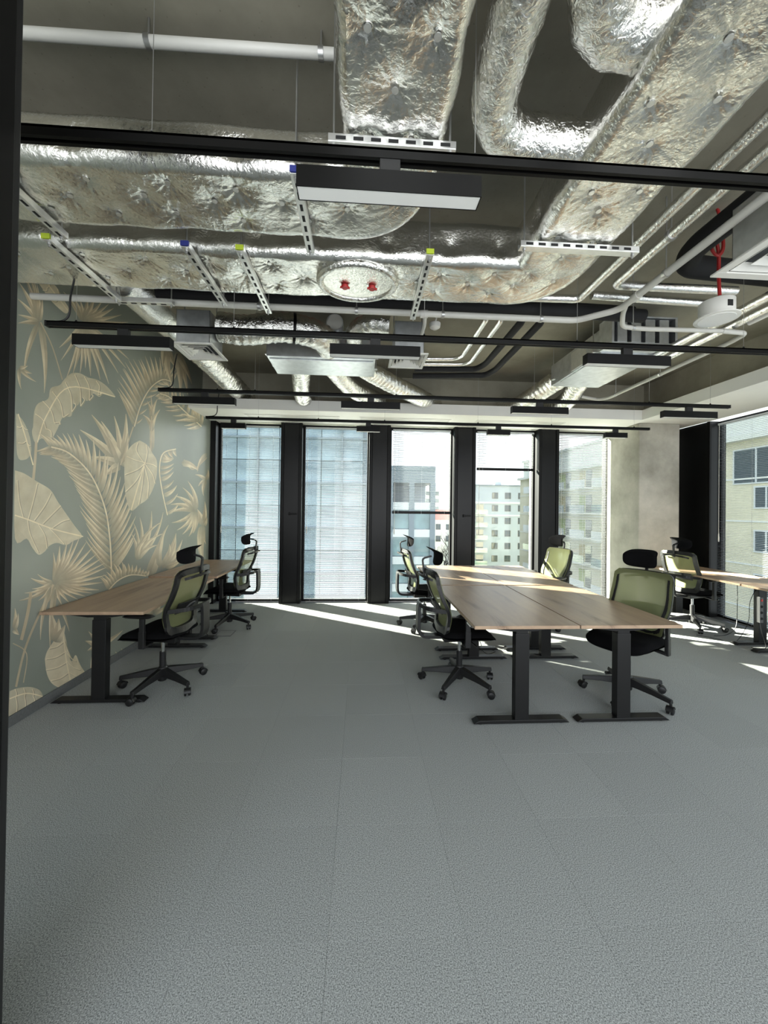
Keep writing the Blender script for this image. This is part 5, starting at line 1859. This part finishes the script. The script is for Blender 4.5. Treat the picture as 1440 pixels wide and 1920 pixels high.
# low red-roofed house and far buildings
rh = empty('low_house', (19.5, 96, GZ))
MB().box((-4, 0, 0), (4, 8, 13.0)).build('facade', 'white_render', rh)
MB().add([(-4.4, -0.4, 13.0), (4.4, -0.4, 13.0), (4.4, 8.4, 13.0), (-4.4, 8.4, 13.0), (-3.6, 3, 15.6), (3.6, 3, 15.6)], [(0, 1, 5, 4), (2, 3, 4, 5), (1, 2, 5), (3, 0, 4), (3, 2, 1, 0)]).build('roof', 'brick_red', rh)
add_windows(None, [(x, z) for x in (-2.6, 0, 2.6) for z in (11.2, 8.2)], 'y', -0.02, 1.3, 1.5, 'window_brown', rh)
tag(rh, 'low house with red roof glimpsed below the half-lowered blind', 'building')
fb_ = empty('far_tower_block', (28, 150, GZ))
MB().box((-3.5, 0, 0), (3.5, 10, 24)).build('facade', 'white_render', fb_)
add_windows(None, [(x, z) for x in (-1.8, 1.8) for z in (22, 19, 16)], 'y', -0.02, 1.6, 1.5, 'window_brown', fb_)
tag(fb_, 'distant pale tower block at the right of the middle window', 'building')


# bare trees
def tree(x, y, h, label, seed):
    rg = random.Random(seed)
    t = empty('bare_tree', (x, y, GZ))
    b = MB()

    def grow(p, d, L, r_, lvl):
        q = p + d * L
        b.tube([p, (p + q) / 2 + Vector((rg.uniform(-1, 1), rg.uniform(-1, 1), 0)) * L * 0.05, q], [r_, r_ * 0.85, r_ * 0.65], 5, caps=False)
        if lvl == 0:
            return
        for _ in range(3 if lvl > 1 else 4):
            nd = (d + Vector((rg.uniform(-1, 1), rg.uniform(-1, 1), rg.uniform(-0.2, 0.7))) * 0.75).normalized()
            grow(q - d * L * rg.uniform(0, 0.35), nd, L * rg.uniform(0.6, 0.8), r_ * 0.6, lvl - 1)
    trunk_top = Vector((0, 0, h * 0.35))
    MB().tube([(0, 0, 0), (0.1, 0, h * 0.2), trunk_top], [0.28, 0.24, 0.2], 8).build('trunk', 'bark', t, smooth=True)
    for k in range(4):
        a = 2 * math.pi * k / 4 + rg.uniform(-0.4, 0.4)
        grow(trunk_top, Vector((math.cos(a) * 0.5, math.sin(a) * 0.5, 1)).normalized(), h * 0.25, 0.12, 3)
    b.build('branches', 'bark', t)
    tag(t, label, 'tree', 'bare trees')


tree(9.6, 46, 13.5, 'bare tree seen through the lower half of the middle window, left one', 4)
tree(11.6, 52, 14.5, 'bare tree seen through the lower half of the middle window, right one', 9)
